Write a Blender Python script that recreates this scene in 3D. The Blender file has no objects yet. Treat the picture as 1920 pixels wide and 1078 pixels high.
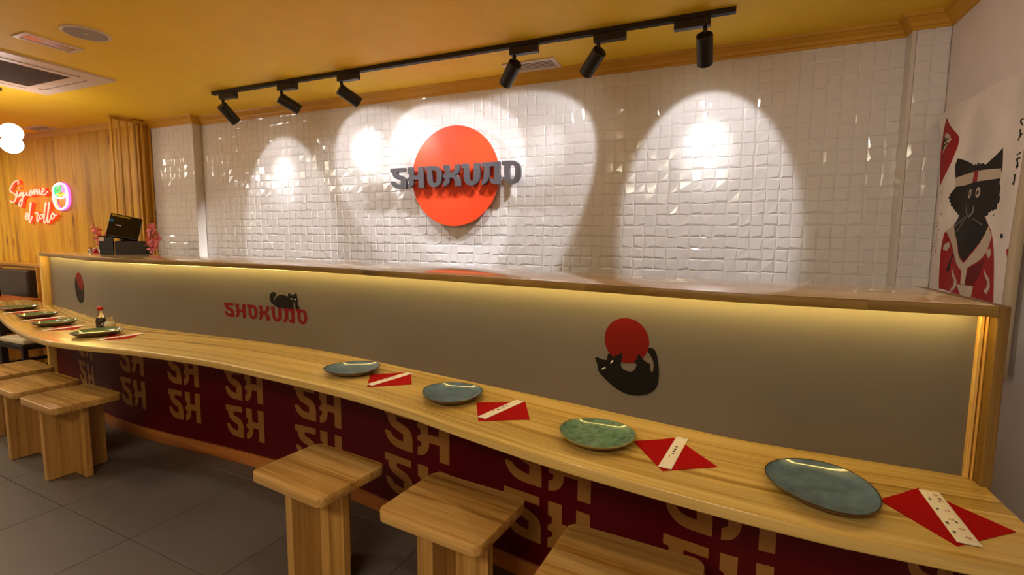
import bpy, bmesh, math, random
from mathutils import Vector, Matrix
from mathutils.geometry import delaunay_2d_cdt

# ---------------------------------------------------------------- camera, world, exposure, room lights
scene = bpy.context.scene
COL = scene.collection
PI = math.pi
rnd = random.Random(7)

CAM_H = 1.358
YAW, PITCH, ROLL = math.radians(23.1856), math.radians(5.7094), math.radians(0.49255)
def make_camera():
    fw = Vector((-math.sin(YAW) * math.cos(PITCH), math.cos(YAW) * math.cos(PITCH), -math.sin(PITCH)))
    r0 = Vector((math.cos(YAW), math.sin(YAW), 0))
    u0 = r0.cross(fw)
    r = r0 * math.cos(ROLL) + u0 * math.sin(ROLL)
    u = -r0 * math.sin(ROLL) + u0 * math.cos(ROLL)
    cam = bpy.data.cameras.new('camera')
    cam.sensor_width = 36.0
    cam.sensor_fit = 'HORIZONTAL'
    cam.lens = 36.0 * 912.67 / 1920.0
    cam.clip_start = 0.02
    o = bpy.data.objects.new('camera', cam)
    M = Matrix(((r.x, u.x, -fw.x, 0), (r.y, u.y, -fw.y, 0), (r.z, u.z, -fw.z, CAM_H), (0, 0, 0, 1)))
    o.matrix_world = M
    COL.objects.link(o)
    scene.camera = o
make_camera()

scene.view_settings.view_transform = 'Standard'
scene.view_settings.look = 'None'
scene.view_settings.exposure = 0.38
scene.view_settings.gamma = 1.0
scene.view_settings.use_curve_mapping = False

w = bpy.data.worlds.new('World'); scene.world = w; w.use_nodes = True
w.node_tree.nodes['Background'].inputs[0].default_value = (1, .8, .6, 1)
w.node_tree.nodes['Background'].inputs[1].default_value = 0.02

def light(name, kind, loc, target, power, color, **kw):
    d = bpy.data.lights.new(name, kind)
    d.energy = power; d.color = color
    lin = kw.pop('linear', False)
    for k, v in kw.items(): setattr(d, k, v)
    if lin:      # reflector optics: light is spread more evenly along the wall than a bare point would
        d.use_nodes = True; nt = d.node_tree
        em = nt.nodes.get('Emission') or nt.nodes.new('ShaderNodeEmission')
        fo = nt.nodes.new('ShaderNodeLightFalloff'); fo.inputs['Strength'].default_value = 1.0
        nt.links.new(fo.outputs['Constant'], em.inputs['Strength'])
    o = bpy.data.objects.new(name, d); COL.objects.link(o)
    o.location = loc
    dv = (Vector(target) - Vector(loc)).normalized()
    o.rotation_euler = dv.to_track_quat('-Z', 'Y').to_euler()
    return o

WARM = (1.0, .87, .62)
NEUT = (1.0, .92, .84)
# unseen area lights added as general fill, behind and left of the camera
light('room_fill_light', 'AREA', (-0.7, -1.2, 2.37), (-0.7, -1.2, 0), 46, WARM, size=1.2, size_y=.6, shape='RECTANGLE')
light('room_fill_light', 'AREA', (-5.0, 0.3, 2.37), (-5.0, 0.3, 0), 32, WARM, size=1.2, size_y=.6, shape='RECTANGLE')
light('room_fill_light', 'AREA', (-7.4, 1.5, 2.37), (-7.4, 1.5, 0), 34, WARM, size=.9, size_y=.6, shape='RECTANGLE')
# downlights over the stools
for x, y, p in ((-1.05, 1.05, 13), (-3.55, 1.0, 13), (-2.35, 1.15, 6)):
    light('downlight', 'SPOT', (x, y, 2.36), (x - .02, y - .1, 0), p, NEUT, spot_size=math.radians(84), spot_blend=.3, shadow_soft_size=.03)

# unseen spot added as fill to brighten the right wall and its banner
light('right_wall_fill', 'SPOT', (-.35, .45, 2.34), (.9, 2.2, 1.75), 24, NEUT, spot_size=math.radians(62), spot_blend=.8, shadow_soft_size=.04)
# the six track heads: neck top (x, y) and aim point on the tiled wall
TRACK = [(-3.30, 2.455, (-3.27, 2.95, 1.84)), (-2.735, 2.455, (-2.43, 2.95, 1.99)), (-2.225, 2.455, (-1.93, 2.95, 1.97)),
         (-1.055, 2.455, (-1.62, 2.95, 1.83)), (-0.605, 2.455, (-1.14, 2.95, 1.86)), (-0.115, 2.455, (-0.105, 2.95, 1.86))]

# ---------------------------------------------------------------- helpers
class MB:
    def __init__(s): s.v = []; s.f = []
    def add(s, vs, fs):
        b = len(s.v); s.v += [tuple(p) for p in vs]; s.f += [tuple(i + b for i in f) for f in fs]; return s
    def box(s, x0, x1, y0, y1, z0, z1):
        vs = [(x, y, z) for z in (z0, z1) for y in (y0, y1) for x in (x0, x1)]
        return s.add(vs, [(0, 2, 3, 1), (4, 5, 7, 6), (0, 1, 5, 4), (2, 6, 7, 3), (0, 4, 6, 2), (1, 3, 7, 5)])
    def bm(s, bm):
        bm.verts.index_update()
        return s.add([v.co for v in bm.verts], [tuple(v.index for v in f.verts) for f in bm.faces])
    def bbox(s, x0, x1, y0, y1, z0, z1, r=.004, seg=2):
        bm = bmesh.new(); bmesh.ops.create_cube(bm, size=1)
        for v in bm.verts:
            v.co = Vector(((x0 + x1) / 2 + v.co.x * (x1 - x0), (y0 + y1) / 2 + v.co.y * (y1 - y0), (z0 + z1) / 2 + v.co.z * (z1 - z0)))
        bmesh.ops.bevel(bm, geom=bm.edges[:], offset=r, segments=seg, affect='EDGES', profile=.5)
        s.bm(bm); bm.free(); return s
    def prism(s, poly, z0, z1, r=0, seg=2):
        bm = bmesh.new()
        vs = [bm.verts.new((p[0], p[1], z0)) for p in poly]
        f = bm.faces.new(vs)
        ret = bmesh.ops.extrude_face_region(bm, geom=[f])
        for g in ret['geom']:
            if isinstance(g, bmesh.types.BMVert): g.co.z = z1
        bmesh.ops.recalc_face_normals(bm, faces=bm.faces[:])
        if r:
            es = [e for e in bm.edges if abs(e.verts[0].co.z - e.verts[1].co.z) < 1e-6]
            bmesh.ops.bevel(bm, geom=es, offset=r, segments=seg, affect='EDGES', profile=.5)
        s.bm(bm); bm.free(); return s
    def tube(s, path, r, n=8, closed=False, cap=True):
        P = [Vector(p) for p in path]; m = len(P); rings = []
        up = None
        for i in range(m):
            a = P[(i - 1) % m] if (closed or i > 0) else P[i]
            b = P[(i + 1) % m] if (closed or i < m - 1) else P[i]
            t = (b - a).normalized()
            if up is None:
                up = Vector((0, 0, 1)) if abs(t.z) < .9 else Vector((1, 0, 0))
            up = (up - t * up.dot(t))
            if up.length < 1e-6: up = t.orthogonal()
            up.normalize()
            q = t.cross(up)
            rr = r[i] if isinstance(r, (list, tuple)) else r
            rings.append([P[i] + (up * math.cos(2 * PI * k / n) + q * math.sin(2 * PI * k / n)) * rr for k in range(n)])
        vs = [p for g in rings for p in g]; fs = []
        for i in range(m if closed else m - 1):
            j = (i + 1) % m
            for k in range(n):
                l = (k + 1) % n
                fs.append((i * n + k, i * n + l, j * n + l, j * n + k))
        if cap and not closed:
            fs.append(tuple(range(n))[::-1]); fs.append(tuple((m - 1) * n + k for k in range(n)))
        return s.add(vs, fs)
    def lathe(s, prof, n=32, c=(0, 0, 0), sx=1, sy=1, M=None):
        vs = []; fs = []
        for r, z in prof:
            for k in range(n):
                a = 2 * PI * k / n
                p = Vector((r * sx * math.cos(a), r * sy * math.sin(a), z))
                if M: p = M @ p
                vs.append(p + Vector(c))
        m = len(prof)
        for i in range(m - 1):
            for k in range(n):
                l = (k + 1) % n
                fs.append((i * n + k, i * n + l, (i + 1) * n + l, (i + 1) * n + k))
        if prof[0][0] > 1e-5: fs.append(tuple(range(n))[::-1])
        if prof[-1][0] > 1e-5: fs.append(tuple((m - 1) * n + k for k in range(n)))
        return s.add(vs, fs)
    def sweep(s, rings, caps=True):
        n = len(rings[0]); m = len(rings); vs = [p for g in rings for p in g]; fs = []
        for i in range(m - 1):
            for k in range(n):
                l = (k + 1) % n
                fs.append((i * n + k, i * n + l, (i + 1) * n + l, (i + 1) * n + k))
        if caps: fs.append(tuple(range(n))[::-1]); fs.append(tuple((m - 1) * n + k for k in range(n)))
        return s.add(vs, fs)
    def move(s, dx, dy, dz):
        s.v = [(a + dx, b + dy, c + dz) for a, b, c in s.v]; return s
    def xf(s, M):
        s.v = [tuple(M @ Vector(p)) for p in s.v]; return s
    def mesh(s, name, m, smooth=None):
        me = bpy.data.meshes.new(name); me.from_pydata(s.v, [], s.f); me.validate()
        bm = bmesh.new(); bm.from_mesh(me)
        bmesh.ops.remove_doubles(bm, verts=bm.verts[:], dist=1e-6)
        bmesh.ops.recalc_face_normals(bm, faces=bm.faces[:])
        if smooth is not None:
            for f in bm.faces: f.smooth = True
            for e in bm.edges:
                if len(e.link_faces) == 2 and e.calc_face_angle(0) > math.radians(smooth): e.smooth = False
        bm.to_mesh(me); bm.free()
        me.materials.append(m)
        return me
    def build(s, name, m, parent=None, smooth=None):
        """vertices are in world space; a child is stored relative to its (unrotated) root"""
        if parent is not None:
            o3 = root_loc(parent); s.move(-o3.x, -o3.y, -o3.z)
        o = bpy.data.objects.new(name, s.mesh(name, m, smooth)); COL.objects.link(o)
        if parent is not None: o.parent = parent
        return o

def root_loc(o):
    p = Vector((0, 0, 0))
    while o is not None: p += o.location; o = o.parent
    return p

def thing(name, label, cat, loc=(0, 0, 0), group=None):
    o = bpy.data.objects.new(name, None); COL.objects.link(o)
    o.location = loc; o.empty_display_size = .05
    return tag(o, label, cat, group)
def tag(o, label, cat, group=None):
    o['label'] = label; o['category'] = cat
    if group: o['group'] = group
    return o
def add_uv(o, fn):
    me = o.data; l = me.uv_layers.new(name='UVMap')
    for lp in me.loops:
        c = me.vertices[lp.vertex_index].co; l.data[lp.index].uv = fn(c.x + root_loc(o).x, c.y + root_loc(o).y)
    return o
def struct(o): o['kind'] = 'structure'; return o
def child_copy(src, parent, loc=None):
    c = src.copy(); COL.objects.link(c); c.parent = parent
    if loc is not None: c.location = loc
    return c
def copy_tree(o, parent=None):
    c = o.copy(); COL.objects.link(c); c.parent = parent
    for ch in list(o.children): copy_tree(ch, c)
    return c
def dup(o, loc, rotz, label):
    c = copy_tree(o); c.location = loc; c.rotation_euler = (0, 0, rotz); c['label'] = label
    return c

def hermite(P, x):
    """smooth curve y(x) through points sorted by x"""
    n = len(P)
    if x <= P[0][0]: s = (P[1][1] - P[0][1]) / (P[1][0] - P[0][0]); return P[0][1] + s * (x - P[0][0])
    if x >= P[-1][0]: s = (P[-1][1] - P[-2][1]) / (P[-1][0] - P[-2][0]); return P[-1][1] + s * (x - P[-1][0])
    for i in range(n - 1):
        if P[i][0] <= x <= P[i + 1][0]: break
    d = [(P[k + 1][1] - P[k][1]) / (P[k + 1][0] - P[k][0]) for k in range(n - 1)]
    def m(k):
        if k == 0: return d[0]
        if k == n - 1: return d[-1]
        a, b = d[k - 1], d[k]
        return 0 if a * b <= 0 else 2 * a * b / (a + b)
    h = P[i + 1][0] - P[i][0]; t = (x - P[i][0]) / h
    return ((2 * t**3 - 3 * t**2 + 1) * P[i][1] + (t**3 - 2 * t**2 + t) * h * m(i) + (-2 * t**3 + 3 * t**2) * P[i + 1][1] + (t**3 - t**2) * h * m(i + 1))

def inside(loops, x, y):
    c = False
    for L in loops:
        n = len(L)
        for i in range(n):
            x1, y1 = L[i]; x2, y2 = L[(i + 1) % n]
            if (y1 > y) != (y2 > y) and x < (x2 - x1) * (y - y1) / (y2 - y1) + x1: c = not c
    return c
def soften(L, lim=58, it=2):
    """round the shallow corners of an outline, keep the sharp ones"""
    for _ in range(it):
        n = len(L); out = []
        for i in range(n):
            a, p, c = Vector(L[i - 1]), Vector(L[i]), Vector(L[(i + 1) % n])
            u, v = p - a, c - p
            if u.length < 1e-6 or v.length < 1e-6: continue
            if math.degrees(u.angle(v)) < lim and min(u.length, v.length) > .0008:
                out += [tuple(p - u * .25), tuple(p + v * .25)]
            else: out.append(tuple(p))
        L = out; lim = lim * .8
    return L
def densify(L, step):
    out = []
    for a, b in zip(L, L[1:] + L[:1]):
        a, b = Vector(a), Vector(b); k = max(1, math.ceil((b - a).length / step))
        out += [tuple(a.lerp(b, t / k)) for t in range(k)]
    return out
def plate2d(loops, grid=0):
    """triangulated flat shape (even-odd loops) -> verts2d, tris"""
    pts = []; edges = []
    if grid: loops = [densify(L, grid) for L in loops]
    for L in loops:
        b = len(pts); pts += [Vector(p) for p in L]
        edges += [(b + i, b + (i + 1) % len(L)) for i in range(len(L))]
    if grid:
        xs = [p.x for p in pts]; ys = [p.y for p in pts]
        x = min(xs) + grid / 2
        while x < max(xs):
            y = min(ys) + grid / 2
            while y < max(ys):
                if inside(loops, x, y): pts.append(Vector((x, y)))
                y += grid
            x += grid
    v, e, f, *_ = delaunay_2d_cdt(pts, edges, [], 0, 1e-7)
    tris = []
    for t in f:
        cx = sum(v[i].x for i in t) / len(t); cy = sum(v[i].y for i in t) / len(t)
        if inside(loops, cx, cy): tris.append(tuple(t))
    return v, tris
def plate(mb, loops, front, back, grid=0):
    """front/back map (u,v)->3D; makes a closed thin solid"""
    v, tris = plate2d(loops, grid)
    n = len(v)
    vs = [front(p.x, p.y) for p in v] + [back(p.x, p.y) for p in v]
    fs = [t for t in tris] + [tuple(i + n for i in t)[::-1] for t in tris]
    cnt = {}
    for t in tris:
        for a, b in zip(t, t[1:] + t[:1]): cnt[(a, b)] = 1
    for (a, b) in list(cnt):
        if (b, a) not in cnt: fs.append((b, a, a + n, b + n))
    mb.add(vs, fs)
    return mb
def ellipse(cx, cy, rx, ry, n=48):
    return [(cx + rx * math.cos(2 * PI * k / n), cy + ry * math.sin(2 * PI * k / n)) for k in range(n)]
def spline(pts, sub=5, closed=False):
    P = [Vector(p) for p in pts]; n = len(P); out = []
    for i in range(n if closed else n - 1):
        p0 = P[(i - 1) % n] if (closed or i > 0) else P[i]
        p1 = P[i]; p2 = P[(i + 1) % n]
        p3 = P[(i + 2) % n] if (closed or i < n - 2) else P[(i + 1) % n]
        for k in range(sub):
            t = k / sub
            out.append(.5 * ((2 * p1) + (-p0 + p2) * t + (2 * p0 - 5 * p1 + 4 * p2 - p3) * t * t + (-p0 + 3 * p1 - 3 * p2 + p3) * t**3))
    if not closed: out.append(P[-1])
    return out

# ---------------------------------------------------------------- materials
MAT = {}
def S2L(c):
    return tuple(((x / 12.92) if x <= .04045 else ((x + .055) / 1.055) ** 2.4) for x in c)
def hexc(h):
    return S2L(tuple(int(h[i:i + 2], 16) / 255 for i in (0, 2, 4))) + (1,)
class NT:
    def __init__(s, name):
        s.m = bpy.data.materials.new(name); s.m.use_nodes = True
        s.t = s.m.node_tree; s.b = s.t.nodes['Principled BSDF']; MAT[name] = s.m
    def n(s, t, **kw):
        x = s.t.nodes.new(t)
        for k, v in kw.items():
            if k.startswith('i_'):
                key = k[2:]; key = int(key) if key.isdigit() else key.replace('_', ' ')
                x.inputs[key].default_value = v
            else: setattr(x, k, v)
        return x
    def l(s, a, b): s.t.links.new(a, b)
    def set(s, **kw):
        for k, v in kw.items(): s.b.inputs[k.replace('_', ' ')].default_value = v
        return s
def ramp(nt, fac, stops):
    r = nt.n('ShaderNodeValToRGB')
    e = r.color_ramp.elements
    while len(e) < len(stops): e.new(.5)
    for i, (p, c) in enumerate(stops): e[i].position = p; e[i].color = c
    nt.l(fac, r.inputs[0]); return r
def plain(name, col, rough=.5, metal=0, bump=0, bscale=200, var=.0, coat=0, spec=.5, vscale=6):
    nt = NT(name); c = hexc(col) if isinstance(col, str) else col
    nt.set(Base_Color=c, Roughness=rough, Metallic=metal, Coat_Weight=coat)
    nt.b.inputs['Specular IOR Level'].default_value = spec
    tc = nt.n('ShaderNodeTexCoord')
    nz = nt.n('ShaderNodeTexNoise', i_Scale=vscale, i_Detail=4.0)
    nt.l(tc.outputs['Object'], nz.inputs['Vector'])
    lo = tuple(x * (1 - var) for x in c[:3]) + (1,); hi = tuple(min(1, x * (1 + var)) for x in c[:3]) + (1,)
    r = ramp(nt, nz.outputs['Fac'], [(.3, lo), (.7, hi)])
    nt.l(r.outputs[0], nt.b.inputs['Base Color'])
    if bump:
        b2 = nt.n('ShaderNodeTexNoise', i_Scale=bscale, i_Detail=3.0)
        nt.l(tc.outputs['Object'], b2.inputs['Vector'])
        bp = nt.n('ShaderNodeBump', i_Strength=bump, i_Distance=.002)
        nt.l(b2.outputs['Fac'], bp.inputs['Height']); nt.l(bp.outputs[0], nt.b.inputs['Normal'])
    return nt.m
def emis(name, col, strength):
    nt = NT(name); c = hexc(col) if isinstance(col, str) else col
    nt.set(Base_Color=c, Roughness=.4, Emission_Color=c, Emission_Strength=strength)
    return nt.m
def wood(name, cols, axis='x', scale=1.0, rough=.35, strip=0.0, stripaxis='y', knots=.0, coat=0, rand=.15, stripvar=.3, cross=16, uv=False):
    """long grain along axis; optional glued strips of width `strip`"""
    nt = NT(name); nt.set(Roughness=rough, Coat_Weight=coat, Coat_Roughness=.12)
    tc = nt.n('ShaderNodeTexCoord'); oi = nt.n('ShaderNodeObjectInfo')
    base = tc.outputs['Object']
    if uv:       # grain follows the curved board: u along it, v across it
        s1 = nt.n('ShaderNodeSeparateXYZ'); nt.l(tc.outputs['UV'], s1.inputs[0])
        s2 = nt.n('ShaderNodeSeparateXYZ'); nt.l(tc.outputs['Object'], s2.inputs[0])
        cb = nt.n('ShaderNodeCombineXYZ'); nt.l(s1.outputs[0], cb.inputs[0]); nt.l(s1.outputs[1], cb.inputs[1]); nt.l(s2.outputs[2], cb.inputs[2])
        base = cb.outputs[0]
    sep = nt.n('ShaderNodeSeparateXYZ'); nt.l(base, sep.inputs[0])
    off = nt.n('ShaderNodeVectorMath', operation='SCALE', i_Scale=13.0)
    cmb0 = nt.n('ShaderNodeCombineXYZ')
    for i in range(3): nt.l(oi.outputs['Random'], cmb0.inputs[i])
    nt.l(cmb0.outputs[0], off.inputs[0])
    add = nt.n('ShaderNodeVectorMath', operation='ADD')
    nt.l(base, add.inputs[0]); nt.l(off.outputs[0], add.inputs[1])
    src = add.outputs[0]
    stripv = None
    if strip:
        fl = nt.n('ShaderNodeMath', operation='DIVIDE'); fl.inputs[1].default_value = strip
        nt.l(sep.outputs['XYZ'.index(stripaxis.upper())], fl.inputs[0])
        f2 = nt.n('ShaderNodeMath', operation='FLOOR'); nt.l(fl.outputs[0], f2.inputs[0])
        wn = nt.n('ShaderNodeTexWhiteNoise', noise_dimensions='1D'); nt.l(f2.outputs[0], wn.inputs['W'])
        stripv = wn.outputs['Value']
        sc = nt.n('ShaderNodeVectorMath', operation='SCALE', i_Scale=7.0); nt.l(wn.outputs['Color'], sc.inputs[0])
        ad2 = nt.n('ShaderNodeVectorMath', operation='ADD'); nt.l(src, ad2.inputs[0]); nt.l(sc.outputs[0], ad2.inputs[1])
        src = ad2.outputs[0]
    mp = nt.n('ShaderNodeMapping')
    lng, crs = 1.1 * scale, cross * scale
    mp.inputs['Scale'].default_value = tuple(lng if a == axis else crs for a in 'xyz')
    nt.l(src, mp.inputs['Vector'])
    n1 = nt.n('ShaderNodeTexNoise', i_Scale=1.0, i_Detail=5.0, i_Roughness=.55, i_Distortion=.6)
    nt.l(mp.outputs[0], n1.inputs['Vector'])
    mp2 = nt.n('ShaderNodeMapping')
    mp2.inputs['Scale'].default_value = tuple((6 if a == axis else 260) * scale for a in 'xyz')
    nt.l(src, mp2.inputs['Vector'])
    n2 = nt.n('ShaderNodeTexNoise', i_Scale=1.0, i_Detail=3.0)
    nt.l(mp2.outputs[0], n2.inputs['Vector'])
    c = [hexc(x) for x in cols]
    r = ramp(nt, n1.outputs['Fac'], [(.28, c[0]), (.45, c[1]), (.60, c[2]), (.75, c[1])])
    mx = nt.n('ShaderNodeMix', data_type='RGBA', blend_type='MULTIPLY')
    mx.inputs[0].default_value = .35
    r2 = ramp(nt, n2.outputs['Fac'], [(.35, (.55, .5, .45, 1)), (.62, (1, 1, 1, 1))])
    nt.l(r.outputs[0], mx.inputs[6]); nt.l(r2.outputs[0], mx.inputs[7])
    out = mx.outputs[2]
    hsv = nt.n('ShaderNodeHueSaturation')
    # per-object and per-strip brightness
    mr = nt.n('ShaderNodeMapRange'); mr.inputs['To Min'].default_value = 1 - rand; mr.inputs['To Max'].default_value = 1 + rand
    nt.l(oi.outputs['Random'], mr.inputs['Value'])
    val = mr.outputs[0]
    if stripv is not None:
        ms = nt.n('ShaderNodeMapRange'); ms.inputs['To Min'].default_value = 1 - stripvar; ms.inputs['To Max'].default_value = 1 + stripvar * .4
        nt.l(stripv, ms.inputs['Value'])
        mm = nt.n('ShaderNodeMath', operation='MULTIPLY'); nt.l(val, mm.inputs[0]); nt.l(ms.outputs[0], mm.inputs[1]); val = mm.outputs[0]
    nt.l(val, hsv.inputs['Value']); nt.l(out, hsv.inputs['Color']); out = hsv.outputs[0]
    if knots:
        mk = nt.n('ShaderNodeMapping'); mk.inputs['Scale'].default_value = tuple((2.2 if a == axis else 7.0) for a in 'xyz')
        nt.l(src, mk.inputs['Vector'])
        vo = nt.n('ShaderNodeTexVoronoi', i_Scale=1.0); nt.l(mk.outputs[0], vo.inputs['Vector'])
        rk = ramp(nt, vo.outputs['Distance'], [(.0, (.25, .13, .05, 1)), (.05 + .06 * knots, (.45, .3, .18, 1)), (.12 + .1 * knots, (1, 1, 1, 1))])
        mk2 = nt.n('ShaderNodeMix', data_type='RGBA', blend_type='MULTIPLY'); mk2.inputs[0].default_value = .85
        nt.l(out, mk2.inputs[6]); nt.l(rk.outputs[0], mk2.inputs[7]); out = mk2.outputs[2]
    nt.l(out, nt.b.inputs['Base Color'])
    bp = nt.n('ShaderNodeBump', i_Strength=.12, i_Distance=.001)
    nt.l(n2.outputs['Fac'], bp.inputs['Height']); nt.l(bp.outputs[0], nt.b.inputs['Normal'])
    return nt.m

M_CEIL = plain('ceiling_paint', 'fccc2a', .6, var=.03, bump=.15, bscale=60)
M_CORN = plain('cornice_paint', 'd49c2a', .4, var=.04)
M_TILE = plain('white_glazed_tile', 'e2dedc', .09, var=.02, vscale=3, spec=.55)
M_GROUT = plain('grout', 'cfc6bc', .7)
M_WALL = plain('beige_wall_paint', 'e6dcd8', .75, var=.03, bump=.2, bscale=150)
M_STONE = plain('pale_tile_edge', 'd9cec2', .6, var=.08, bump=.6, bscale=60)
M_TRIM = plain('tile_edge_trim', 'd8d0c6', .3)
M_FLOOR = plain('floor_tile', '58504a', .42, var=.10, vscale=2.2, bump=.1, bscale=120)
M_FGROUT = plain('floor_grout', '9a8d80', .8)
M_LEDGE = wood('ledge_pine', ('7c5612', 'b8964c', 'cbac68'), 'x', .55, .26, strip=.062, stripaxis='y', coat=.3, rand=.0, stripvar=.10, cross=52, uv=True)
M_BARTOP = wood('bar_top_pine', ('b89460', 'e0be8c', 'ecd0a4'), 'x', .5, .06, strip=.07, stripaxis='y', coat=.6, rand=.0, stripvar=.10, cross=50, uv=True)
M_FASCIA = wood('fascia_pine', ('573f14', '7c5e26', '8e7036'), 'x', .6, .35, rand=.12)
M_POST = wood('post_pine', ('a8782c', 'd0a050', 'dcb468'), 'z', .6, .4, rand=.08)
M_ENDB = wood('end_board_pine', ('54390f', '775820', '88682c'), 'z', .6, .4, rand=.05)
M_STOOL = wood('stool_seat_ash', ('9a6426', 'cc984e', 'dcb06a'), 'x', .75, .3, strip=.075, stripaxis='y', coat=.25, rand=.06, stripvar=.28, cross=44)
M_STLEG = wood('stool_leg_ash', ('8a5c24', 'b98a48', 'c99c58'), 'z', .75, .4, strip=.07, stripaxis='y', rand=.06, stripvar=.18, cross=44)
M_STLEG2 = wood('stool_leg_ash_cross', ('8a5c24', 'b98a48', 'c99c58'), 'z', .75, .4, strip=.07, stripaxis='x', rand=.06, stripvar=.18, cross=44)
M_PLINTH = wood('plinth_wood', ('6e3c14', 'a3602a', 'b87436'), 'x', .6, .45, rand=.1)
M_PLANK = wood('rustic_oak_planks', ('9c6a08', 'd29a18', 'e0ae28'), 'z', .5, .5, knots=.5, rand=.16)
M_BOOTH = wood('booth_wood', ('8a5c1c', 'b88430', 'c89440'), 'x', .5, .45, rand=.1)
M_SLAT = wood('screen_slat_wood', ('966812', 'c48c20', 'd49e30'), 'z', .6, .5, rand=.08)
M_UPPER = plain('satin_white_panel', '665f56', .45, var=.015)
M_MAROON = plain('maroon_print_panel', '500408', .45, var=.05, spec=.2)
M_GOLD = plain('ochre_print', '94642c', .5)
M_REDP = plain('red_print', '6c060e', .6, spec=.15)
M_REDP2 = plain('deep_red_print', '680c04', .6, spec=.15)
M_BLACKP = plain('black_print', '100d0b', .6, spec=.15)
M_WHITEP = plain('white_print', 'd8d0c4', .5)
M_ORANGE = plain('sign_orange_disc', 'f0481c', .45)
M_SLATE = plain('sign_slate_letter', '5c5a60', .42)
M_BLACK = plain('black_powder_coat', '1c1719', .38)
M_BLACKG = plain('black_gloss_plastic', '0e0d0e', .12)
M_DKPL = plain('dark_plastic', '241c1a', .45)
M_BLUE = plain('blue_sticker', '2f8fd0', .4)
M_METAL = plain('brushed_bracket', 'a8a49c', .35, metal=.8)
M_CHROME = plain('polished_steel', 'c8c8cc', .12, metal=1)
M_WHPL = plain('cream_plastic', 'dcc8b4', .4, var=.02)
M_DKGR = plain('dark_filter_mesh', '6a5240', .7, var=.15, vscale=14)
M_VOID = plain('dark_slot', '1a120c', .8)
M_GREY = plain('speaker_cloth', 'a8988c', .7)
M_PLATEB = plain('blue_reactive_glaze', '50687e', .1, var=.28, vscale=22, coat=.5)
M_PLATEG = plain('green_speckled_glaze', '5c7a66', .12, var=.38, vscale=60, coat=.5)
M_PLATED = plain('dark_green_glaze', '5a6a4c', .12, var=.25, vscale=30, coat=.5)
M_RIM = plain('bare_brown_rim', '3a2a1e', .35)
M_RIMG = plain('ochre_rim', '7c6a34', .35)
M_UNDER = plain('unglazed_underside', '6b5238', .5)
M_NAPK = plain('red_paper_napkin', '940408', .85, spec=.1, var=.04, bump=.3, bscale=300)
M_PAPER = plain('white_paper_sleeve', 'd8d0c8', .6, var=.03)
M_INK = plain('grey_green_ink', '4a4e42', .6)
M_INKR = plain('faded_red_ink', 'b07068', .6)
M_CAPR = plain('red_bottle_cap', 'a81420', .35)
M_SOY = plain('soy_sauce', '1c0a04', .15)
M_STICK = plain('bamboo_toothpick', 'd8b878', .6)
M_JAR = plain('celadon_jar_glaze', 'c0b89c', .2, coat=.4)
M_CLOTH = plain('canvas_cloth', 'ece2da', .9, var=.10, vscale=5, bump=.5, bscale=500)
M_CLOTHH = plain('hem_cloth', 'b8a890', .9, bump=.5, bscale=500)
M_CREDR = plain('painted_red', 'a01018', .8, var=.08)
M_CDRED = plain('painted_dark_red', '6c0c10', .8, var=.08)
M_CBLK = plain('painted_black', '1e1916', .85, var=.15, vscale=40)
M_CWHT = plain('painted_cream', 'cbbba6', .85, var=.05)
M_CUSH = plain('dark_leatherette', '2a201a', .45, bump=.2, bscale=90)
M_REDUP = plain('red_upholstery', '8c1410', .6)
M_BEIGE = plain('beige_seat_cloth', 'c8b898', .8)
M_DKFRAME = plain('dark_chair_frame', '17110e', .4)
M_TABLE = plain('orange_wood_tabletop', 'a85c20', .3, var=.1)
M_PINK = plain('pink_petal', 'ee8c98', .7, var=.15)
M_CORAL = plain('coral_petal', 'ec6c54', .7, var=.15)
M_LEAF = plain('green_leaf', '5c7a1c', .6)
M_TWIG = plain('brown_twig', '4a2c18', .7)
E_LED = emis('led_strip_glow', (1, .76, .22, 1), 26)
E_LENS = emis('lamp_lens_glow', (1, .93, .82, 1), 30)
E_GLOBE = emis('globe_glow', (1, .93, .88, 1), 11)
E_RED = emis('neon_red_glow', (1, .26, .17, 1), 1.9)
E_REDHALO = emis('neon_red_halo', (1, .05, .02, 1), .75)
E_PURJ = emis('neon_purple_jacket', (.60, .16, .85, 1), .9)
E_WHITE = emis('neon_white_glow', (1, .86, .95, 1), 1.6)
E_GREEN = emis('neon_green_glow', (.05, .8, .15, 1), 1.3)
E_PURP = emis('neon_purple_glow', (.75, .18, .85, 1), 1.5)
E_YEL = emis('neon_yellow_glow', (1, .62, .06, 1), 1.6)
ng = NT('clear_glass'); ng.set(Base_Color=(.95, .93, .88, 1), Roughness=.02, Transmission_Weight=1.0, IOR=1.45); M_GLASS = ng.m

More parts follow.
